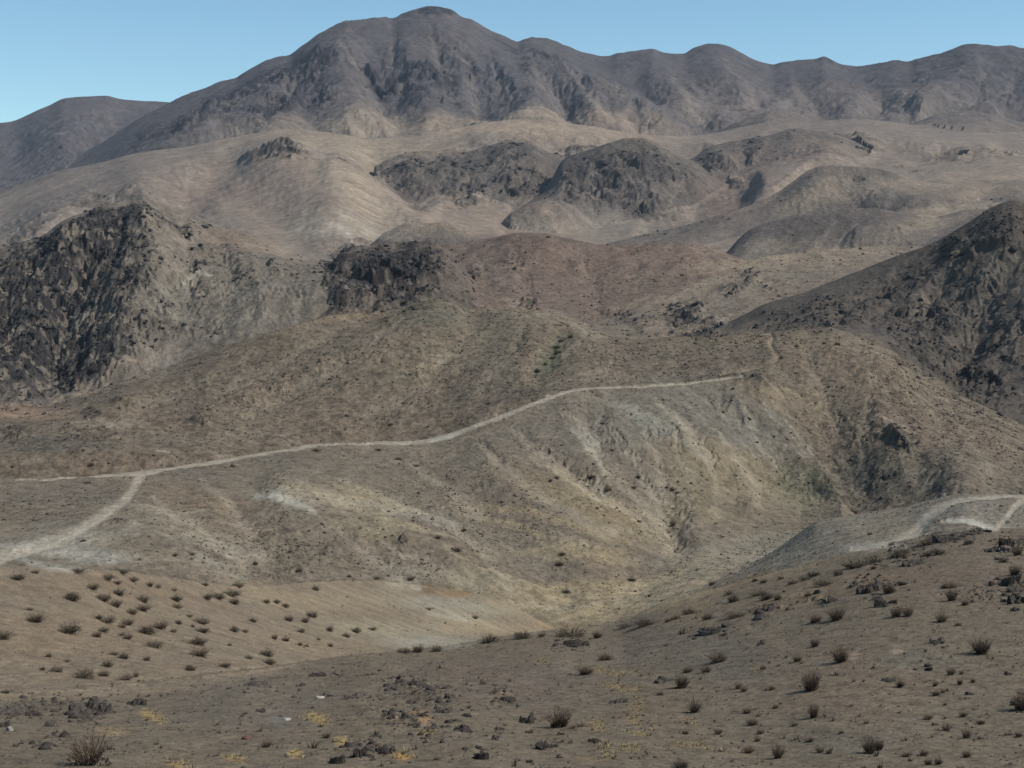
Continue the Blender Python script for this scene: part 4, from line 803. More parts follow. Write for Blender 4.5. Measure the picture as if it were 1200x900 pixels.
#@@LABELS
for hi, nm in enumerate(NAMES):
    k = (fown == hi) & (froad == 0)
    if not k.any():
        continue
    o = link_grid(nm, QUADS[k], hill_mat(nm + '_ground', {'foreground_slope': 33.0, 'tan_slope': 105.0}.get(nm, HDIST[hi]), {'hillside': .45, 'mountain': .8}.get(nm, 1.0)))
    o['kind'] = 'structure'; o['category'], o['label'] = HLAB[hi]
assert len(HLAB) == len(NAMES)
for i, (nm, s, w) in enumerate(ROADS):
    k = froad == i + 1
    if k.any():
        o = link_grid('dirt_track', QUADS[k], hill_mat('dirt_track_ground', HDIST[ID[nm]]))
        o['kind'] = 'structure'; o['category'] = 'dirt track'; o['label'] = TLAB[i]
print('meshes', round(time.time() - T0, 1))
# ------------------------------------------------------------------ things on the ground
TEF = Z / Dg
RUNF = np.maximum.accumulate(TEF, 0)


def hit(px, py):
    """the ground point seen at a photograph pixel"""
    a, t = ray(px, py)
    c = int(np.clip(np.searchsorted(A, a), 1, NC - 1))
    if a - A[c - 1] < A[c] - a:
        c -= 1
    r = int(np.searchsorted(RUNF[:, c], t))
    r = min(r, NR - 1)
    return X[r, c], Y[r, c], Z[r, c], float(D[r]), r, c


def simple_mat(name, rgb, var=0.25, scale=6.0, rough=0.9):
    m = bpy.data.materials.new(name); m.use_nodes = True
    nt = m.node_tree; b = nt.nodes['Principled BSDF']
    b.inputs['Roughness'].default_value = rough; b.inputs['Specular IOR Level'].default_value = 0.15
    no = nt.nodes.new('ShaderNodeTexNoise'); no.inputs['Scale'].default_value = scale; no.inputs['Detail'].default_value = 5
    oi = nt.nodes.new('ShaderNodeObjectInfo')
    tc_ = nt.nodes.new('ShaderNodeTexCoord')
    nt.links.new(tc_.outputs['Object'], no.inputs['Vector'])
    mr = nt.nodes.new('ShaderNodeMapRange'); mr.inputs['From Min'].default_value = .3; mr.inputs['From Max'].default_value = .7
    mr.inputs['To Min'].default_value = 1 - var; mr.inputs['To Max'].default_value = 1 + var
    nt.links.new(no.outputs['Fac'], mr.inputs['Value'])
    mo = nt.nodes.new('ShaderNodeMapRange'); mo.inputs['To Min'].default_value = 0.65; mo.inputs['To Max'].default_value = 1.5
    nt.links.new(oi.outputs['Random'], mo.inputs['Value'])
    mm = nt.nodes.new('ShaderNodeMath'); mm.operation = 'MULTIPLY'
    nt.links.new(mr.outputs['Result'], mm.inputs[0]); nt.links.new(mo.outputs['Result'], mm.inputs[1])
    vm = nt.nodes.new('ShaderNodeVectorMath'); vm.operation = 'SCALE'; vm.inputs[0].default_value = rgb
    nt.links.new(mm.outputs['Value'], vm.inputs['Scale'])
    nt.links.new(vm.outputs['Vector'], b.inputs['Base Color'])
    return m


M_TWIG = simple_mat('dry_twigs', (0.150, 0.112, 0.080), .3, 8)
M_LEAF = simple_mat('dusty_leaves', (0.098, 0.080, 0.056), .35, 7)
M_STEM = simple_mat('bark', (0.045, 0.033, 0.025), .3, 9)
M_GREEN = simple_mat('green_leaves', (0.072, 0.080, 0.044), .3, 2)
M_ROCK = simple_mat('dark_basalt', (0.050, 0.041, 0.034), .45, 5)
M_PALE = simple_mat('pale_stone', (0.27, 0.25, 0.22), .25, 6)
M_RED = simple_mat('reddish_stone', (0.115, 0.062, 0.046), .3, 6)
M_BROWNROCK = simple_mat('brown_stone', (0.085, 0.068, 0.055), .3, 6)
M_STRAW = simple_mat('straw', (0.27, 0.215, 0.125), .3, 5)
M_SCRUB = simple_mat('scrub_leaves', (0.050, 0.042, 0.031), .4, .6)
M_GRAVEL = simple_mat('gravel_stone', (0.095, 0.082, 0.070), .5, 1.5)


def mesh_from(name, verts, faces, mats, idx=None, smooth_=False):
    me = bpy.data.meshes.new(name)
    me.from_pydata(verts, [], faces)
    for m in mats: me.materials.append(m)
    if idx is not None: me.polygons.foreach_set('material_index', np.array(idx, np.int32))
    if smooth_: me.polygons.foreach_set('use_smooth', np.ones(len(faces), bool))
    me.update()
    return me


def blades(r, n, spread, up, wid, lean=0.0, base=0.12, lo=0.55, curl=0.25):
    """n thin tapering twigs fanning out of the ground: unit size (height 1, half width about spread)"""
    V, Fc = [], []
    for _ in range(n):
        az = r.uniform(0, 2 * math.pi); tl = spread * math.sqrt(r.uniform(0, 1)); ln = r.uniform(lo, 1) * (1 - .25 * tl * tl)
        d = np.array([math.cos(az) * tl + lean, math.sin(az) * tl, up]); d /= np.linalg.norm(d)
        b0 = np.array([math.cos(az) * base * tl * r.uniform(.2, 1.2), math.sin(az) * base * tl * r.uniform(.2, 1.2), -.03])
        s = np.cross(d, r.normal(size=3)); s /= np.linalg.norm(s)
        p0, p1 = b0, b0 + d * ln * .55
        p2 = b0 + d * ln + np.array([0, 0, r.uniform(-curl, curl * .5)]) * ln * .4 + s * r.normal() * .05
        i = len(V)
        V += [p0 - s * wid, p0 + s * wid, p1 - s * wid * .75, p1 + s * wid * .75, p2]
        Fc += [(i, i + 1, i + 3, i + 2), (i + 2, i + 3, i + 4)]
        for q in range(2):                                     # side twigs
            t = r.uniform(.35, .85); o = b0 + d * ln * t
            e = d + r.normal(size=3) * .55; e /= np.linalg.norm(e); s2 = np.cross(e, r.normal(size=3)); s2 /= np.linalg.norm(s2)
            i = len(V); V += [o - s2 * wid * .6, o + s2 * wid * .6, o + e * ln * r.uniform(.15, .4)]; Fc.append((i, i + 1, i + 2))
    return V, Fc


def leaf_cloud(r, n, rad, hgt, size):
    """small leaf clumps spread through a ragged dome"""
    V, Fc = [], []
    lob = [(r.uniform(-.55, .55) * rad, r.uniform(-.55, .55) * rad, r.uniform(.55, 1)) for _ in range(5)]
    for _ in range(n):
        lx, ly, lk = lob[r.integers(5)]
        d = r.normal(size=3); d /= np.linalg.norm(d); d[2] = abs(d[2]); q = r.uniform(.25, 1) ** .5
        p = np.array([lx + d[0] * rad * .62 * q, ly + d[1] * rad * .62 * q, d[2] * hgt * lk * q])
        u = r.normal(size=3); u /= np.linalg.norm(u); w = np.cross(u, r.normal(size=3)); w /= np.linalg.norm(w)
        s = size * r.uniform(.5, 1.3)
        i = len(V); V += [p - u * s, p + w * s * .6, p + u * s, p - w * s * .6]; Fc.append((i, i + 1, i + 2, i + 3))
    return V, Fc


def join(parts):
    V, Fc, I = [], [], []
    for k, (v, f) in enumerate(parts):
        o = len(V); V += [tuple(x) for x in v]; Fc += [tuple(j + o for j in q) for q in f]; I += [k] * len(f)
    return V, Fc, I


def fan_parts(seed):
    r = np.random.default_rng(seed)
    fol = join([blades(r, 240, r.uniform(.6, .85), 1.0, .0055, lean=r.uniform(-.25, .1), lo=.45), leaf_cloud(r, 380, .46, .6, .026)])
    stem = join([blades(r, 46, .75, .75, .014, lo=.25, base=.2), leaf_cloud(r, 110, .32, .22, .045)])
    return fol, stem


def mound_parts(seed):
    r = np.random.default_rng(seed)
    fol = join([leaf_cloud(r, 700, r.uniform(.5, .66), r.uniform(.6, .85), .036), blades(r, 110, .95, .8, .007)])
    stem = join([blades(r, 30, 1.0, .5, .022, lo=.3, base=.3), leaf_cloud(r, 70, .5, .22, .06)])
    return fol, stem


VARS = {'fan': [], 'mound': [], 'green': []}
for kind, fn, n, ml in (('fan', fan_parts, 6, M_TWIG), ('mound', mound_parts, 6, M_LEAF), ('green', mound_parts, 4, M_GREEN)):
    for v in range(n):
        fol, stem = fn(50 + v + len(kind) * 31)
        both = join([fol[:2], stem[:2]])
        VARS[kind].append((mesh_from('foliage', fol[0], fol[1], [ml]), mesh_from('stems', stem[0], stem[1], [M_STEM]), mesh_from('shrub', both[0], both[1], [ml, M_STEM], both[2])))

ORD = ['', 'second', 'third', 'fourth', 'fifth', 'sixth', 'seventh', 'eighth', 'ninth', 'tenth', 'eleventh', 'twelfth', 'thirteenth', 'fourteenth']


def place_word(i, n):
    if n == 1: return None
    if i == 0: return 'leftmost'
    if i == n - 1: return 'rightmost'
    return (ORD[i] + ' from the left') if i <= (n - 1) // 2 else (ORD[n - 1 - i] + ' from the right')


def put_shrub(px, py, w, h, kind, k):
    x, y, z, d, r, c = hit(px, py + h * .42)
    sc = d / F
    if kind == 'mound' and k % 4 == 1:
        kind = 'fan'
    fol, stem, both = VARS[kind][k % len(VARS[kind])]
    wid = w * sc * (1.3 if kind == 'fan' else 1.15 + .2 * math.sin(k)); hh = h * sc * (1.2 if kind == 'fan' else 1.2)
    nm = 'green_bush' if kind == 'green' else 'shrub'
    if w * h >= 170:
        o = bpy.data.objects.new(nm, None); COL.objects.link(o)
        for n_, me in (('foliage', fol), ('stems', stem)):
            p = bpy.data.objects.new(n_, me); COL.objects.link(p); p.parent = o
    else:
        o = bpy.data.objects.new(nm, both); COL.objects.link(o)
    o.location = (x, y, z - .03 * hh)
    o.rotation_euler = (0, 0, (k * 2.39996) % 6.283)
    o.scale = (wid, wid, hh)
    o['category'] = 'bush' if kind == 'green' else 'shrub'
    return o


# (photo x, photo y, width, height) of every shrub one can make out
SH_L = '''20,676,14,9 85,699,20,13 109,688,12,9 126,678,12,8 122,700,16,12 139,694,13,10 137,684,8,5 136,707,16,10 155,717,11,9 168,701,14,11 175,686,9,7 185,688,8,6 206,700,12,9 207,710,10,7 167,712,19,8
243,699,10,9 255,698,13,9 42,725,19,12 81,736,20,15 115,723,8,7 127,726,13,11 150,729,14,9 143,733,10,6 121,738,11,8 113,744,11,8 150,746,10,9 143,743,8,5 170,738,18,11 189,732,16,14 209,729,8,7 203,739,8,6 222,721,7,5
235,727,14,9 237,738,13,9 226,733,6,5 231,750,22,13 233,764,21,13 180,754,20,10 133,766,8,6 145,769,10,9 173,771,8,7 125,778,12,10 66,784,11,9 49,784,8,5 98,789,22,14 121,790,10,7 147,794,16,8 160,790,7,9 3,744,14,14
223,782,11,10 57,768,8,6 78,774,6,5 35,714,6,4 42,671,10,4 89,669,18,5 142,671,19,5 155,679,10,7 239,685,10,5 204,692,6,4 7,810,9,6
370,690,9,8 279,686,11,8 270,694,20,10 274,705,12,9 312,704,8,6 323,706,9,6 334,710,10,6 365,719,14,10 338,724,10,9 358,728,9,8 352,738,9,8 297,727,7,7 274,737,11,9 322,746,8,8 335,749,9,6 386,736,8,9 406,744,8,7 416,738,11,8
351,755,7,6 359,756,5,5 387,756,7,6 373,749,5,4 312,765,15,9 314,775,12,9 291,770,9,5 263,779,12,8 269,755,5,4 435,736,8,6 287,739,8,6'''
SH_C = '''474,763,13,7 490,760,14,10 512,759,13,11 573,747,17,15 612,744,21,12 634,744,9,6 670,740,27,14 700,744,12,10 708,769,17,12 686,786,19,12 734,733,16,6 759,729,26,9 782,726,8,7 791,723,10,7 808,716,12,9 829,722,13,10 863,720,19,9'''
SH_R = '''656,841,25,26 841,770,20,15 806,785,11,9 827,784,12,10 799,798,17,20 814,827,15,20 872,807,9,9 865,804,8,9 894,782,8,6 935,772,11,9 949,797,21,30 904,806,9,7 877,878,13,12 912,880,14,22 891,857,9,8 888,866,8,7 882,846,13,10
875,833,10,8 841,857,9,9 804,858,8,6 909,828,7,6 930,848,7,7 798,895,17,12 773,812,9,6 981,719,19,20 955,725,13,12 1051,717,13,16 1064,716,12,16 1103,723,14,15 1115,697,12,18 1113,685,17,9 1130,706,9,8 1123,732,8,5
955,753,10,12 984,766,18,25 1150,757,21,24 953,833,12,22 1055,801,10,11 1114,787,10,10 1140,798,6,7 1124,799,7,8 1097,813,9,7 1096,802,6,7 1105,810,6,6 1196,822,18,26 1109,852,10,10 1132,860,10,13 1088,840,11,7 1129,837,9,9 1019,873,18,24
1030,873,10,16 961,878,10,9 971,880,8,8 1062,884,11,8 1082,883,10,8 1133,884,11,9 1100,892,9,9 1087,893,9,9 950,866,9,9 1194,861,9,8 1150,847,8,6 1126,788,6,5 1189,669,12,14 1192,646,11,12 1042,690,13,15'''
SH_E = '''860,700,14,14 854,694,10,7 889,694,18,9 898,699,11,11 912,699,9,9 834,683,8,7 884,680,6,5 895,681,7,6 916,677,7,5 929,682,12,7 944,677,10,7 947,696,8,6 967,682,16,10 953,673,12,8 982,670,11,11 1003,660,23,12 1023,665,6,6 1025,656,16,8
1052,648,17,13 1061,646,8,7 1085,636,13,8 1087,649,9,8 1101,646,16,9 1135,635,8,8 1044,637,5,5 1176,656,8,8 1076,659,14,5 1019,625,5,5'''
SH_M = '''645,563,5,5 652,559,6,5 658,649,7,6 655,661,10,6 513,629,8,6 482,677,9,7 409,675,5,5 442,677,6,5 693,560,9,4 713,573,7,5 743,571,7,4 747,558,6,4 789,613,6,9 718,527,5,3 443,527,8,4 467,537,8,4 488,545,6,4 543,621,5,5 740,679,11,5 663,693,11,5
535,643,9,8 502,714,7,4 557,723,6,5 707,496,5,3 788,574,6,5 572,472,5,4 102,565,7,4 97,633,6,4 205,650,6,5 107,545,6,4 225,649,6,4 370,527,8,4 300,660,6,5 350,668,6,5 458,497,6,4'''
SH_G = '''669,393,9,7 662,399,10,8 655,406,10,8 650,412,11,8 643,419,10,8 637,426,9,7 633,434,8,6'''


def rects(*rows): return rows


REG = [
    # x0, x1, y0, y1, where (used in the label)
    (0, 100, 660, 680, 'on the tan crest, far left'), (100, 166, 660, 697, 'on the tan crest under the road'), (166, 262, 660, 695.5, 'on the tan crest under the speckles'),
    (0, 104, 695, 760, 'on the open left tan slope'), (100, 162, 695, 721, 'high in the dense tan slope patch'), (162, 216, 695, 721, 'right of the dense tan patch top'), (100, 162, 721, 760, 'midway down the dense tan patch'), (162, 216, 721, 762, 'on the lower right dense tan patch'),
    (216, 262, 695, 770, 'right of the dense shrub patch'), (0, 110, 760, 815, 'low left above the foreground edge'), (110, 262, 762, 815, 'just above the grey foreground'), (262, 300, 680, 785, 'where tan slope turns pale'), (300, 345, 680, 780, 'left on the pale shoulder'), (345, 372, 680, 780, 'midway on the pale shoulder'), (372, 450, 680, 780, 'right on the pale shoulder'),
]
REGC = [(460, 530, 740, 780, 'at the rim by whitish soil'), (530, 720, 735, 752, 'along the middle of the foreground rim'), (680, 720, 760, 800, 'just below the rim near yellow grass'), (720, 800, 710, 745, 'forming the dark band on the rim'), (800, 880, 710, 730, 'just right of the rim band')]
REGR = [(640, 700, 820, 870, 'x'), (760, 850, 760, 792, 'beneath the rim right of yellow grass'), (760, 850, 792, 840, 'in the middle foreground gully'), (760, 850, 840, 900, 'at the bottom beside straw streaks'), (850, 945, 760, 838, 'scattered at centre right of foreground'), (850, 945, 838, 900, 'at bottom left of the twin shrub'), (930, 1000, 745, 775, 'beside the pale hump of soil'),
        (930, 975, 775, 845, 'x'), (940, 1000, 710, 735, 'under the dark rim rocks, left'), (1000, 1080, 680, 735, 'under the dark rim rocks, middle'), (1080, 1140, 680, 740, 'under the dark rim rocks, right'), (1140, 1200, 640, 680, 'by the dark rocks at far right'), (1140, 1200, 740, 780, 'x'), (1040, 1145, 780, 820, 'around the greenish soil, lower right'),
        (1060, 1160, 820, 866, 'on the lower right bare slope'), (940, 1040, 860, 885, 'low beside the leaning bottom shrub'), (1050, 1140, 866, 900, 'along the bottom right edge'), (1160, 1200, 800, 870, 'cut by the right edge')]
REGE = [(820, 875, 660, 710, 'where the rim begins climbing right'), (875, 925, 665, 710, 'on the climbing rim, lower part'), (925, 960, 665, 710, 'on the climbing rim, middle'), (960, 1035, 650, 690, 'on the climbing rim by pale dirt'), (1015, 1065, 620, 655, 'on the rim below the track'), (1065, 1110, 630, 665, 'on rim beneath the dark ledge'), (1110, 1200, 630, 665, 'right of the dark ledge')]
REGM = [(400, 450, 660, 690, 'below the speckled grey hill'), (450, 560, 600, 690, 'above the rusty soil patch'), (430, 500, 490, 550, 'below the middle road'), (560, 660, 460, 480, 'above the middle road'), (640, 720, 490, 530, 'high on the grey hill'), (640, 720, 540, 580, 'beside pale runnels on grey hill'), (640, 750, 640, 700, 'on the pale valley floor'), (710, 800, 550, 620, 'at the grey hill foot'), (490, 560, 700, 730, 'on the whitish soil bank'), (90, 230, 540, 660, 'near the left road'), (290, 380, 520, 670, 'on the speckled grey hillside')]
SPECIAL = {
    (656, 841): 'round fuzzy grey brown shrub beside the blackest foreground rock', (949, 797): 'tall reddish fan shrub with dark base on the right slope', (984, 766): 'fan shaped shrub in front of the pale soil hump',
    (1150, 757): 'bushy isolated shrub standing alone near the right edge', (1019, 873): 'wide leaning reddish shrub at the bottom right centre', (1196, 822): 'dark shrub cut off by the right picture edge',
    (953, 833): 'narrow upright shrub below the tall reddish fan shrub', (231, 750): 'upper of two broad dark shrubs stacked on the tan slope', (233, 764): 'lower of two broad dark shrubs stacked on the tan slope',
    (98, 789): 'broad low double shrub just above the grey foreground', (85, 699): 'largest round shrub alone at upper left of the tan slope', (81, 736): 'dark double lobed shrub left of the dense patch', (573, 747): 'upright bushy shrub standing at the middle of the rim',
    (670, 740): 'widest spreading shrub on the rim above the rock ledge', (759, 729): 'long low dark thicket along the foreground rim', (799, 798): 'dark bushy shrub at the end of the rock seam', (3, 744): 'dark shrub cut off by the left picture edge',
    (981, 719): 'big round dark shrub below the rim rocks', (1003, 660): 'long low shrub clump where the rim meets pale dirt', (1051, 717): 'left of two touching upright shrubs on right slope', (1064, 716): 'right of two touching upright shrubs on right slope',
    (312, 765): 'upper of two joined shrubs at the edge of grey ground', (314, 775): 'lower of two joined shrubs at the edge of grey ground', (841, 770): 'wide fuzzy shrub below the rim in mid foreground', (814, 827): 'fuzzy upright shrub alone above the straw streaks', (912, 880): 'thin tall shrub at the bottom right of straw streaks',
}


def shrubs(text, regs, kind, group, noun):
    items = [tuple(float(v) for v in t.split(',')) for t in text.split()]
    made = {}
    for i, (px, py, w, h) in enumerate(items):
        o = put_shrub(px, py, w, h, kind, i * 7 + int(px))
        o['group'] = group
        sp = SPECIAL.get((int(px), int(py)))
        if sp:
            o['label'] = sp
            continue
        for q, r_ in enumerate(regs):
            if r_[0] <= px < r_[1] and r_[2] <= py < r_[3]:
                break
        else:
            q = -1
        made.setdefault(q, []).append((px, py, w, h, o))
    for q, lst in made.items():
        lst.sort(key=lambda t: t[0])
        ph = regs[q][4] if q >= 0 else 'standing apart from its neighbours on this slope'
        if q < 0 or ph == 'x':
            print('no region', [(t[0], t[1]) for t in lst])
        for i, t in enumerate(lst):
            pw = place_word(i, len(lst))
            o = t[4]
            o['label'] = ('%s %s of those %s' % (noun, pw, ph)) if pw else ('single %s %s' % (noun, ph))


shrubs(SH_L, REG, 'mound', 'shrubs on the tan slope', 'dark shrub,')
shrubs(SH_C, REGC, 'mound', 'shrubs along the foreground rim', 'brown shrub,')
shrubs(SH_R, REGR, 'fan', 'shrubs on the foreground slope', 'dry shrub,')
shrubs(SH_E, REGE, 'mound', 'shrubs along the climbing rim', 'low shrub,')
shrubs(SH_M, REGM, 'mound', 'shrubs dotted over the hills beyond', 'tiny dark shrub,')
for i, t in enumerate(SH_G.split()):
    px, py, w, h = (float(v) for v in t.split(','))
    o = put_shrub(px + 4.5 * math.sin(i * 5.1), py, w * (.6 + .3 * math.sin(i * 3.3)), h * (.8 + .3 * math.cos(i * 2.2)), 'green', i)
    o['group'] = 'green bushes in the gully'
    o['label'] = ['topmost', 'second from the top', 'third from the top', 'middle one', 'third from the bottom', 'second from the bottom', 'lowest'][i] + ' of the green bushes lining the gully'
o = put_shrub(105, 878, 44, 44, 'fan', 3)
o['label'] = 'large bare grey shrub with thin see-through twigs at bottom left'; o['group'] = 'shrubs on the foreground slope'
for px, py, w, h, lab in [(383, 861, 11, 10, 'small grey shrub near the yellow tufts at bottom left'), (313, 871, 13, 12, 'small dull shrub right of the reddish stone')]:
    o = put_shrub(px, py, w, h, 'fan', int(px)); o['label'] = lab; o['group'] = 'shrubs on the foreground slope'


# --- rocks: a ragged ledge breaking through the soil, one continuous craggy surface
def outcrop_mesh(seed, mat, nblk, jag):
    r = np.random.default_rng(seed)
    nx, ny = 46, 30
    gx, gy = np.meshgrid(np.linspace(-.62, .62, nx), np.linspace(-.62, .62, ny), indexing='ij')
    h = np.full(gx.shape, -1.0)
    for b in range(nblk):
        bx, by = r.normal(0, .2), r.normal(0, .2); top = r.uniform(.35, 1) * (1 - 1.1 * math.hypot(bx, by)); sz = r.uniform(.14, .3)
        hb = np.full(gx.shape, top) + (gx - bx) * r.normal(0, .6) + (gy - by) * r.normal(0, .6)
        for q in range(6):
            an = r.uniform(0, 6.283); st = r.uniform(2.0, 6.0)
            hb = np.minimum(hb, (sz - ((gx - bx) * math.cos(an) + (gy - by) * math.sin(an))) * st)
        h = np.maximum(h, hb)
    h += jag * fbm(gx * 7 + seed * 3.1, gy * 7, 3, seed)
    edge = np.hypot(gx / .6, gy / .6)
    h = np.where(edge > 1, -.3, np.maximum(h, -.22))
    vid = -np.ones(gx.shape, int); V = []; Fc = []
    keep = (h[:-1, :-1] > -.2) | (h[1:, :-1] > -.2) | (h[1:, 1:] > -.2) | (h[:-1, 1:] > -.2)
    # the largest connected patch only
    lab = np.zeros(keep.shape, int); best, bi, n = 0, 0, 0
    for i0 in range(nx - 1):
        for j0 in range(ny - 1):
            if keep[i0, j0] and not lab[i0, j0]:
                n += 1; st = [(i0, j0)]; lab[i0, j0] = n; cnt = 0
                while st:
                    i, j = st.pop(); cnt += 1
                    for u, v in ((i + 1, j), (i - 1, j), (i, j + 1), (i, j - 1)):
                        if 0 <= u < nx - 1 and 0 <= v < ny - 1 and keep[u, v] and not lab[u, v]:
                            lab[u, v] = n; st.append((u, v))
                if cnt > best: best, bi = cnt, n
    for i in range(nx - 1):
        for j in range(ny - 1):
            if lab[i, j] == bi:
                q = []
                for u, v in ((i, j), (i + 1, j), (i + 1, j + 1), (i, j + 1)):
                    if vid[u, v] < 0:
                        vid[u, v] = len(V); V.append((gx[u, v], gy[u, v], h[u, v]))
                    q.append(int(vid[u, v]))
                Fc.append(tuple(q))
    return mesh_from('rock_outcrop', V, Fc, [mat])


def stone_mesh(seed, mat):
    import bmesh
    r = np.random.default_rng(seed)
    bm = bmesh.new(); bmesh.ops.create_icosphere(bm, subdivisions=3, radius=1)
    planes = [(lambda n: n / np.linalg.norm(n))(r.normal(size=3)) for _ in range(13)]; dist = [r.uniform(.55, .95) for _ in planes]
    for v in bm.verts:
        d = np.array(v.co); d /= np.linalg.norm(d); k = 1.0
        for p, q in zip(planes, dist):
            c = d @ p
            if c > .05: k = min(k, q / c)
        v.co = d * k * .55 * (1 + .04 * r.normal())
    me = bpy.data.meshes.new('stone'); bm.to_mesh(me); bm.free(); me.materials.append(mat)
    return me


OUT = [outcrop_mesh(900 + i, M_ROCK, 9 + i % 5, .16) for i in range(7)]
ROCKS = '''107,829,40,20 160,822,19,13 40,836,15,9 14,832,30,8 4,849,12,9 60,850,14,5 299,801,28,9 268,806,6,4 373,790,18,7 413,816,20,7 451,879,22,10 422,883,13,9 394,891,18,10 477,839,14,7 459,839,7,5 483,822,12,6 387,815,6,4 305,833,10,5
484,801,10,5 496,804,16,6 525,815,15,8 520,832,18,9 593,818,14,10 617,842,16,15 674,754,28,7 638,875,18,9 563,886,18,9 581,865,10,7 657,860,8,5 695,867,12,7 585,853,10,6 543,855,20,7 620,892,7,5 567,801,8,4 547,838,12,6 505,853,14,6 440,862,12,5
904,712,16,6 894,723,20,5 854,732,14,5 832,738,22,6 894,753,10,6 779,797,22,6 726,821,20,7 700,868,9,7 802,740,10,6 1016,690,22,13 1033,708,14,9 957,693,8,8 1113,629,32,9 1129,625,14,5 1140,622,7,4 1157,622,8,4 1180,636,14,10 1180,683,12,8 1164,685,8,5
1193,701,20,16 1190,714,9,8 1179,703,9,6 1070,660,20,5 1161,645,12,6 977,704,12,4 1057,683,14,6 1048,706,7,5 1110,687,12,5 1099,751,16,8 1042,797,14,4 1088,780,8,4 1088,785,8,4 1182,790,9,4 1096,849,7,3 1149,846,8,5 1170,655,8,4'''
RREG = [(0, 75, 815, 860, 'at the foreground left edge'), (75, 200, 815, 850, 'x'), (250, 350, 790, 850, 'under the tan slope, centre left'), (350, 430, 780, 825, 'below the pale shoulder'), (360, 480, 855, 900, 'at the bottom near yellow tufts'), (430, 490, 815, 850, 'left in the dark rocky patch'), (470, 535, 795, 812, 'along the top of the dark patch'),
        (490, 560, 812, 860, 'right in the dark rocky patch'), (555, 600, 795, 872, 'above the bottom centre'), (550, 645, 872, 900, 'at the bottom centre'), (650, 735, 750, 880, 'around the yellow grass'), (770, 870, 725, 800, 'below the thicket on the rim'), (880, 985, 690, 760, 'under the climbing rim'), (1010, 1060, 675, 715, 'in the dark cluster below the rim'),
        (1060, 1112, 655, 690, 'beneath the dark ledge'), (1120, 1170, 615, 630, 'on the skyline below the white track'), (1155, 1200, 632, 672, 'near the brown boulder, far right'), (1155, 1200, 675, 720, 'in the dark heap at far right'), (1030, 1110, 745, 800, 'around the greenish soil, right'), (1085, 1190, 780, 860, 'on the bare slope, lower right')]
RSPEC = {(107, 829): 'large black craggy rock outcrop under the tan slope', (160, 822): 'smaller black rock outcrop right of the large craggy one', (617, 842): 'blackest upright rock left of the round fuzzy shrub', (1113, 629): 'long black rock ledge on the skyline by white track',
         (593, 818): 'tilted dark rock alone in the middle foreground', (674, 754): 'flat grey rock ledge under the widest rim shrub', (779, 797): 'thin slanting rock seam left of a bushy shrub', (299, 801): 'black double rock outcrop at the foot of tan slope', (726, 821): 'slanting rock seam through the yellow grass'}
made = {}
for i, t in enumerate(ROCKS.split()):
    px, py, w, h = (float(v) for v in t.split(','))
    x, y, z, d, r_, c_ = hit(px, py + h * .35)
    sc = d / F
    o = bpy.data.objects.new('rock_outcrop', OUT[i % len(OUT)]); COL.objects.link(o)
    o.location = (x, y, z - .02 * h * sc); o.scale = (w * sc * 1.0, w * sc * 1.15, h * sc * .85); o.rotation_euler = (0, 0, (0.3 * math.sin(i * 2.1)) + (math.pi if i % 2 else 0))
    o['category'] = 'rock'; o['group'] = 'dark rocks breaking through the foreground soil'
    if (int(px), int(py)) in RSPEC:
        o['label'] = RSPEC[(int(px), int(py))]; continue
    for q, g in enumerate(RREG):
        if g[0] <= px < g[1] and g[2] <= py < g[3]: break
    else:
        q = -1
        print('rock no region', px, py)
    made.setdefault(q, []).append((px, o))
for q, lst in made.items():
    lst.sort(key=lambda t: t[0])
    for i, (px, o) in enumerate(lst):
        pw = place_word(i, len(lst)); ph = RREG[q][4] if q >= 0 else 'apart from the others'
        o['label'] = ('dark rock, %s of those %s' % (pw, ph)) if pw else ('single dark rock %s' % ph)
for px, py, w, h, mat, lab in [(12, 854, 9, 8, M_PALE, 'pale grey stone beside the dark rock at left edge'), (336, 843, 10, 5, M_PALE, 'small whitish stone in the grey foreground'), (376, 817, 12, 4, M_PALE, 'flat whitish stone slab below the pale shoulder'),
                               (290, 864, 14, 8, M_RED, 'rusty red stone lying at bottom left of the yellow tufts'), (657, 886, 10, 8, M_BROWNROCK, 'brown rounded stone at the bottom centre'), (1178, 643, 13, 8, M_BROWNROCK, 'dull brown boulder among the dark rocks at far right'), (1136, 813, 12, 6, M_BROWNROCK, 'dull grey stone on the lower right greenish soil')]:
    x, y, z, d, r_, c_ = hit(px, py + h * .3); sc = d / F
    o = bpy.data.objects.new('stone', stone_mesh(int(px), mat)); COL.objects.link(o)
    o.location = (x, y, z + .12 * h * sc); o.scale = (w * sc * .95, w * sc * .9, h * sc); o.rotation_euler = (0, 0, px); o['category'] = 'stone'; o['label'] = lab

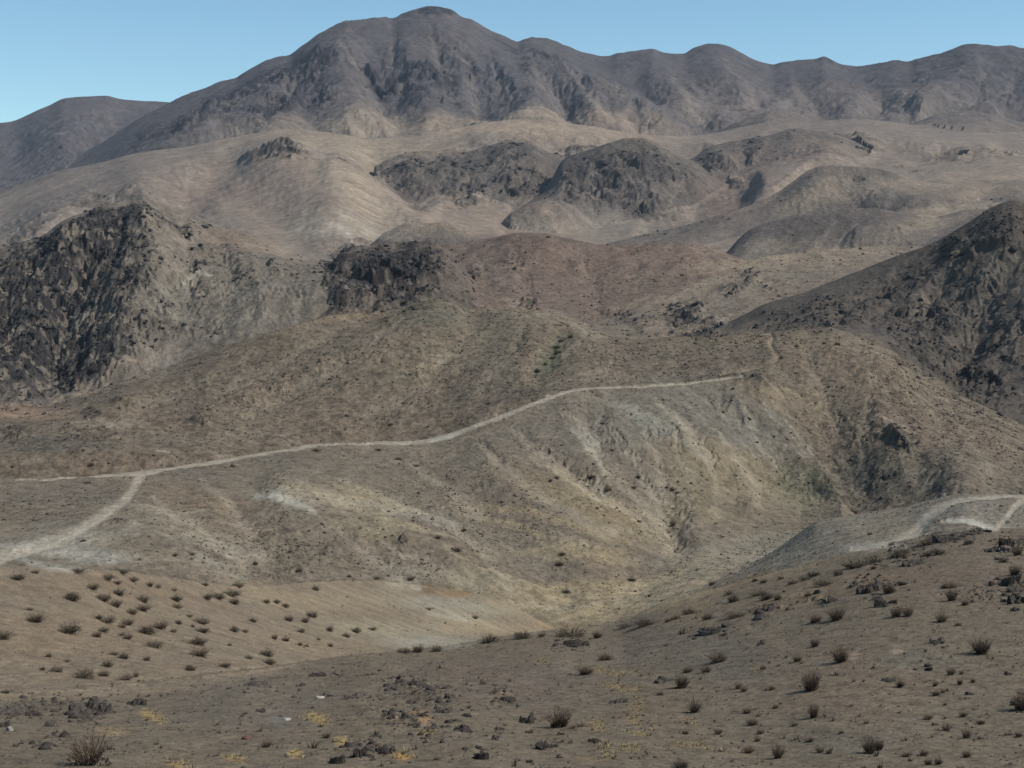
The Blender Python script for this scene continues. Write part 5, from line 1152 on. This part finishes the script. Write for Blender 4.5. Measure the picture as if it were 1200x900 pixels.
# --- what nobody could count: scattered scrub, rubble, gravel, dry grass
def scatter(name, n, weight, proto, mat, size, flat, label, cat, seed, dist_pow=0.0, rough=.35):
    """n copies of a small rough shape over the ground, in one mesh"""
    r = np.random.default_rng(seed)
    area = (Dg * dL) * (Dg * dA)
    w_ = (weight * area * Dg ** dist_pow).astype(np.float64)
    w_[:, (A < -.40) | (A > .40)] = 0
    cs = np.cumsum(w_.ravel()); k = np.searchsorted(cs, r.uniform(0, cs[-1], n)); k = np.clip(k, 0, Z.size - 1)
    rr, cc = np.unravel_index(k, Z.shape)
    rr = np.clip(rr, 1, NR - 2); cc = np.clip(cc, 1, NC - 2)
    j1 = r.uniform(0, 1, n); j2 = r.uniform(0, 1, n)
    P = np.stack([X, Y, Z], -1)
    p = (P[rr, cc] * ((1 - j1) * (1 - j2))[:, None] + P[rr + 1, cc] * (j1 * (1 - j2))[:, None] + P[rr, cc + 1] * ((1 - j1) * j2)[:, None] + P[rr + 1, cc + 1] * (j1 * j2)[:, None])
    s = size(r, n, D[rr], rr, cc)
    PV, PF = proto
    m = len(PV)
    V = np.empty((n, m, 3)); an = r.uniform(0, 6.283, n); ca, sa = np.cos(an)[:, None], np.sin(an)[:, None]
    jit = 1 + r.uniform(-rough, rough, (n, m)); sx = s[:, None] * jit
    V[:, :, 0] = (PV[None, :, 0] * ca - PV[None, :, 1] * sa) * sx; V[:, :, 1] = (PV[None, :, 0] * sa + PV[None, :, 1] * ca) * sx
    V[:, :, 2] = PV[None, :, 2] * sx * flat * r.uniform(.7, 1.3, n)[:, None]
    V += p[:, None, :]
    nf, fs = PF.shape
    Q = (PF[None] + (np.arange(n) * m)[:, None, None]).reshape(-1, fs)
    me = bpy.data.meshes.new(name)
    me.vertices.add(n * m); me.vertices.foreach_set('co', V.astype(f32).ravel())
    me.loops.add(Q.size); me.loops.foreach_set('vertex_index', Q.astype(np.int32).ravel())
    me.polygons.add(len(Q)); me.polygons.foreach_set('loop_start', np.arange(0, Q.size, fs, dtype=np.int32))
    me.update(calc_edges=True); me.validate()
    me.materials.append(mat)
    o = bpy.data.objects.new(name, me); COL.objects.link(o)
    o['kind'] = 'stuff'; o['label'] = label; o['category'] = cat
    return o


t_ = (1 + 5 ** .5) / 2
IV = np.array([(-1, t_, 0), (1, t_, 0), (-1, -t_, 0), (1, -t_, 0), (0, -1, t_), (0, 1, t_), (0, -1, -t_), (0, 1, -t_), (t_, 0, -1), (t_, 0, 1), (-t_, 0, -1), (-t_, 0, 1)]) / 1.9 * .5
IF_ = np.array([(0, 11, 5), (0, 5, 1), (0, 1, 7), (0, 7, 10), (0, 10, 11), (1, 5, 9), (5, 11, 4), (11, 10, 2), (10, 7, 6), (7, 1, 8), (3, 9, 4), (3, 4, 2), (3, 2, 6), (3, 6, 8), (3, 8, 9), (4, 9, 5), (2, 4, 11), (6, 2, 10), (8, 6, 7), (9, 8, 1)])
# low tuft: a spray of ten blades
rt_ = np.random.default_rng(5); TV = []; TF = []
for q in range(14):
    an = q * 2.4; tl = rt_.uniform(.15, .9); ln = rt_.uniform(.6, 1)
    b = np.array([math.cos(an) * .12, math.sin(an) * .12, -.05]); e = np.array([math.cos(an) * tl, math.sin(an) * tl, ln]); s_ = np.array([-math.sin(an), math.cos(an), 0]) * .07
    TF.append((len(TV), len(TV) + 1, len(TV) + 2)); TV += [b - s_, b + s_, b + e * .6]
TV = np.array(TV); TF = np.array(TF)

inview = (RUNF - TEF < .012).astype(f32) * .97 + .03
noroad = 1 - smooth(.05, .3, ROAD)
clump = smooth(-.1, .6, perlin(X / LAMH / 1.6, Y / LAMH / 1.6, 801) + .6 * perlin(X / LAMH * 2, Y / LAMH * 2, 802))


def per_hill(**k): return np.array([k.get(n, 0.0) for n in NAMES], f32)[own]


DENSE = np.zeros_like(Z)
for px, py, rx, ry, rot, k in [(330, 645, 110, 32, 5, 1.8), (440, 655, 60, 26, 10, 1.3), (560, 600, 90, 40, 14, 1.2), (740, 590, 60, 24, 30, .9), (800, 585, 60, 26, 0, .6), (1060, 540, 120, 60, 20, .8), (1100, 480, 90, 40, 30, .7), (60, 595, 70, 24, 10, .6), (330, 590, 40, 14, 10, .1), (640, 660, 60, 16, 10, .5), (870, 650, 90, 24, -10, .7), (720, 700, 60, 12, 0, .5), (280, 480, 120, 30, -20, .5), (100, 520, 80, 16, 0, .5), (560, 440, 100, 40, 0, .35), (860, 410, 90, 30, 0, .35), (940, 560, 40, 30, 20, .6), (760, 420, 90, 20, 0, .35), (420, 470, 120, 30, -10, .35)]:
    cx, m = ellipse(px, py, rx, ry, rot, .8, hills=[ID['brown_ridge'], ID['grey_hill'], ID['grey_spur']])
    DENSE[:, cx] = np.maximum(DENSE[:, cx], m * k)
wsc = inview * noroad * (per_hill(brown_ridge=1.0, grey_hill=1.0, grey_spur=.7, tan_slope=.5, brown_hill=.22, pale_ridge=.25) * (.10 + .35 * clump + 1.6 * DENSE * (.3 + .7 * clump)))
scatter('scrub', 27000, wsc, (IV * np.array([1, 1, .9]), IF_), M_SCRUB, lambda r, n, d, rr, cc: d / F * r.lognormal(.38, .45, n), .8, 'tiny dark shrubs and stones speckling the middle hillsides', 'scrub', 71, -.4)
wrk = inview * ROCKN * per_hill(rocky_hill=1.3, rocky_knoll=1.4, dark_hill=1.5, knoll=.2, mountain=0, brown_hill=.5, pale_ridge=.8, brown_ridge=1, grey_hill=.6, ridge_hill=.3)
scatter('rubble', 9000, wrk, (IV, IF_), simple_mat('crag_rock', (.042, .040, .040), .5, .12), lambda r, n, d, rr, cc: d / F * r.lognormal(.75, .5, n), .75, 'dark broken rock strewn over the rocky hills', 'rubble', 72, -1.1, rough=.6)
fgw = per_hill(foreground_slope=1.0, tan_slope=.35) * inview
wgr = fgw * (.15 + clump + 2.5 * ROCK)
scatter('gravel', 30000, wgr, (IV, IF_), M_GRAVEL, lambda r, n, d, rr, cc: r.lognormal(-3.55, .55, n), .7, 'small dull stones and grit scattered over the foreground soil', 'gravel', 73, -1.0)
scatter('dark_rubble', 1500, fgw * ROCK ** 1.5, (IV, IF_), M_ROCK, lambda r, n, d, rr, cc: r.lognormal(-2.3, .55, n), .7, 'black broken rock strewn around the foreground outcrops', 'rubble', 74, -.8)
scatter('dry_weeds', 4200, fgw * (.25 + clump), (TV, TF), simple_mat('dry_weed', (.125, .100, .072), .35, 3), lambda r, n, d, rr, cc: r.lognormal(-2.35, .4, n), 1.0, 'short dry brown weeds dotted over the foreground', 'weeds', 75, -.6)
YEL = np.zeros_like(Z)
for px, py, rx, ry in [(180, 840, 13, 4), (370, 843, 11, 5), (403, 869, 8, 3), (345, 883, 9, 4), (470, 890, 10, 5), (205, 895, 12, 5), (275, 888, 8, 3), (500, 862, 8, 4), (702, 783, 14, 3), (730, 787, 10, 2.5), (727, 805, 12, 3), (742, 803, 10, 2), (745, 825, 8, 7), (748, 858, 12, 3.5), (745, 842, 7, 6), (702, 850, 8, 6), (740, 878, 8, 3), (712, 876, 8, 3), (716, 886, 6, 3), (805, 840, 14, 3), (815, 845, 9, 2), (810, 870, 20, 2.5), (830, 874, 18, 2.5), (892, 783, 7, 3), (635, 774, 9, 3)]:
    cx, m = ellipse(px, py, rx * 1.2, ry * 1.3, 5, .7, hills=[ID_FG])
    YEL[:, cx] = np.maximum(YEL[:, cx], m)
scatter('dry_grass', 600, YEL * inview, (TV, TF), M_STRAW, lambda r, n, d, rr, cc: r.lognormal(-2.2, .3, n), .8, 'low straw yellow grass tufts in patches on the foreground', 'dry grass', 76, -.5)
print('things', round(time.time() - T0, 1))


# ------------------------------------------------------------------ air, sky, sun
def haze(density, col):
    x0, x1, y0, y1, z0, z1 = float(X.min()) - 60, float(X.max()) + 60, -60.0, float(Y.max()) + 60, float(Z.min()) - 1.0, max(float(Z.max()), 0.0) + 60
    me = bpy.data.meshes.new('haze')
    v = [(x, y, z) for z in (z0, z1) for y in (y0, y1) for x in (x0, x1)]
    me.from_pydata(v, [], [(0, 2, 3, 1), (4, 5, 7, 6), (0, 1, 5, 4), (2, 6, 7, 3), (0, 4, 6, 2), (1, 3, 7, 5)])
    m = bpy.data.materials.new('haze'); m.use_nodes = True
    nt = m.node_tree; nt.nodes.remove(nt.nodes['Principled BSDF'])
    pv = nt.nodes.new('ShaderNodeVolumePrincipled'); pv.inputs['Density'].default_value = density; pv.inputs['Color'].default_value = (*col, 1); pv.inputs['Anisotropy'].default_value = 0.0
    nt.links.new(pv.outputs['Volume'], nt.nodes['Material Output'].inputs['Volume'])
    me.materials.append(m)
    o = bpy.data.objects.new('haze', me); COL.objects.link(o)
    o['kind'] = 'stuff'; o['label'] = 'thin pale blue haze over the distant mountains'; o['category'] = 'haze'


haze(2.2e-5, (0.72, 0.82, 1.0))

SUN_EL, SUN_AZ = math.radians(46), math.radians(99)      # azimuth clockwise from the view direction
sd = bpy.data.lights.new('sun', 'SUN'); sd.energy = 5.0; sd.angle = math.radians(0.5); sd.color = (1.0, 0.955, 0.885)
so = bpy.data.objects.new('sun', sd); COL.objects.link(so)
so.rotation_euler = (math.pi / 2 - SUN_EL, 0, math.pi - SUN_AZ)
w = bpy.data.worlds.new('World'); scene.world = w; w.use_nodes = True
nt = w.node_tree
sky = nt.nodes.new('ShaderNodeTexSky'); sky.sky_type = 'NISHITA'; sky.sun_disc = False
sky.sun_elevation = SUN_EL; sky.sun_rotation = SUN_AZ; sky.altitude = 2500; sky.air_density = 1.0; sky.dust_density = 0.8; sky.ozone_density = 0.8
bg = nt.nodes['Background']; bg.inputs['Strength'].default_value = 0.13
tint_ = nt.nodes.new('ShaderNodeVectorMath'); tint_.operation = 'MULTIPLY'; tint_.inputs[1].default_value = (0.86, 1.08, 1.04)   # the thin, slightly cyan air of high desert
nt.links.new(sky.outputs['Color'], tint_.inputs[0]); nt.links.new(tint_.outputs['Vector'], bg.inputs['Color'])

vs = scene.view_settings
vs.view_transform = 'Standard'; vs.look = 'None'; vs.exposure = 0.0; vs.gamma = 1.0; vs.use_curve_mapping = False
scene.cycles.use_denoising = True
scene.cycles.max_bounces = 4; scene.cycles.diffuse_bounces = 2; scene.cycles.volume_bounces = 0
scene.cycles.use_adaptive_sampling = True
print('done', round(time.time() - T0, 1))
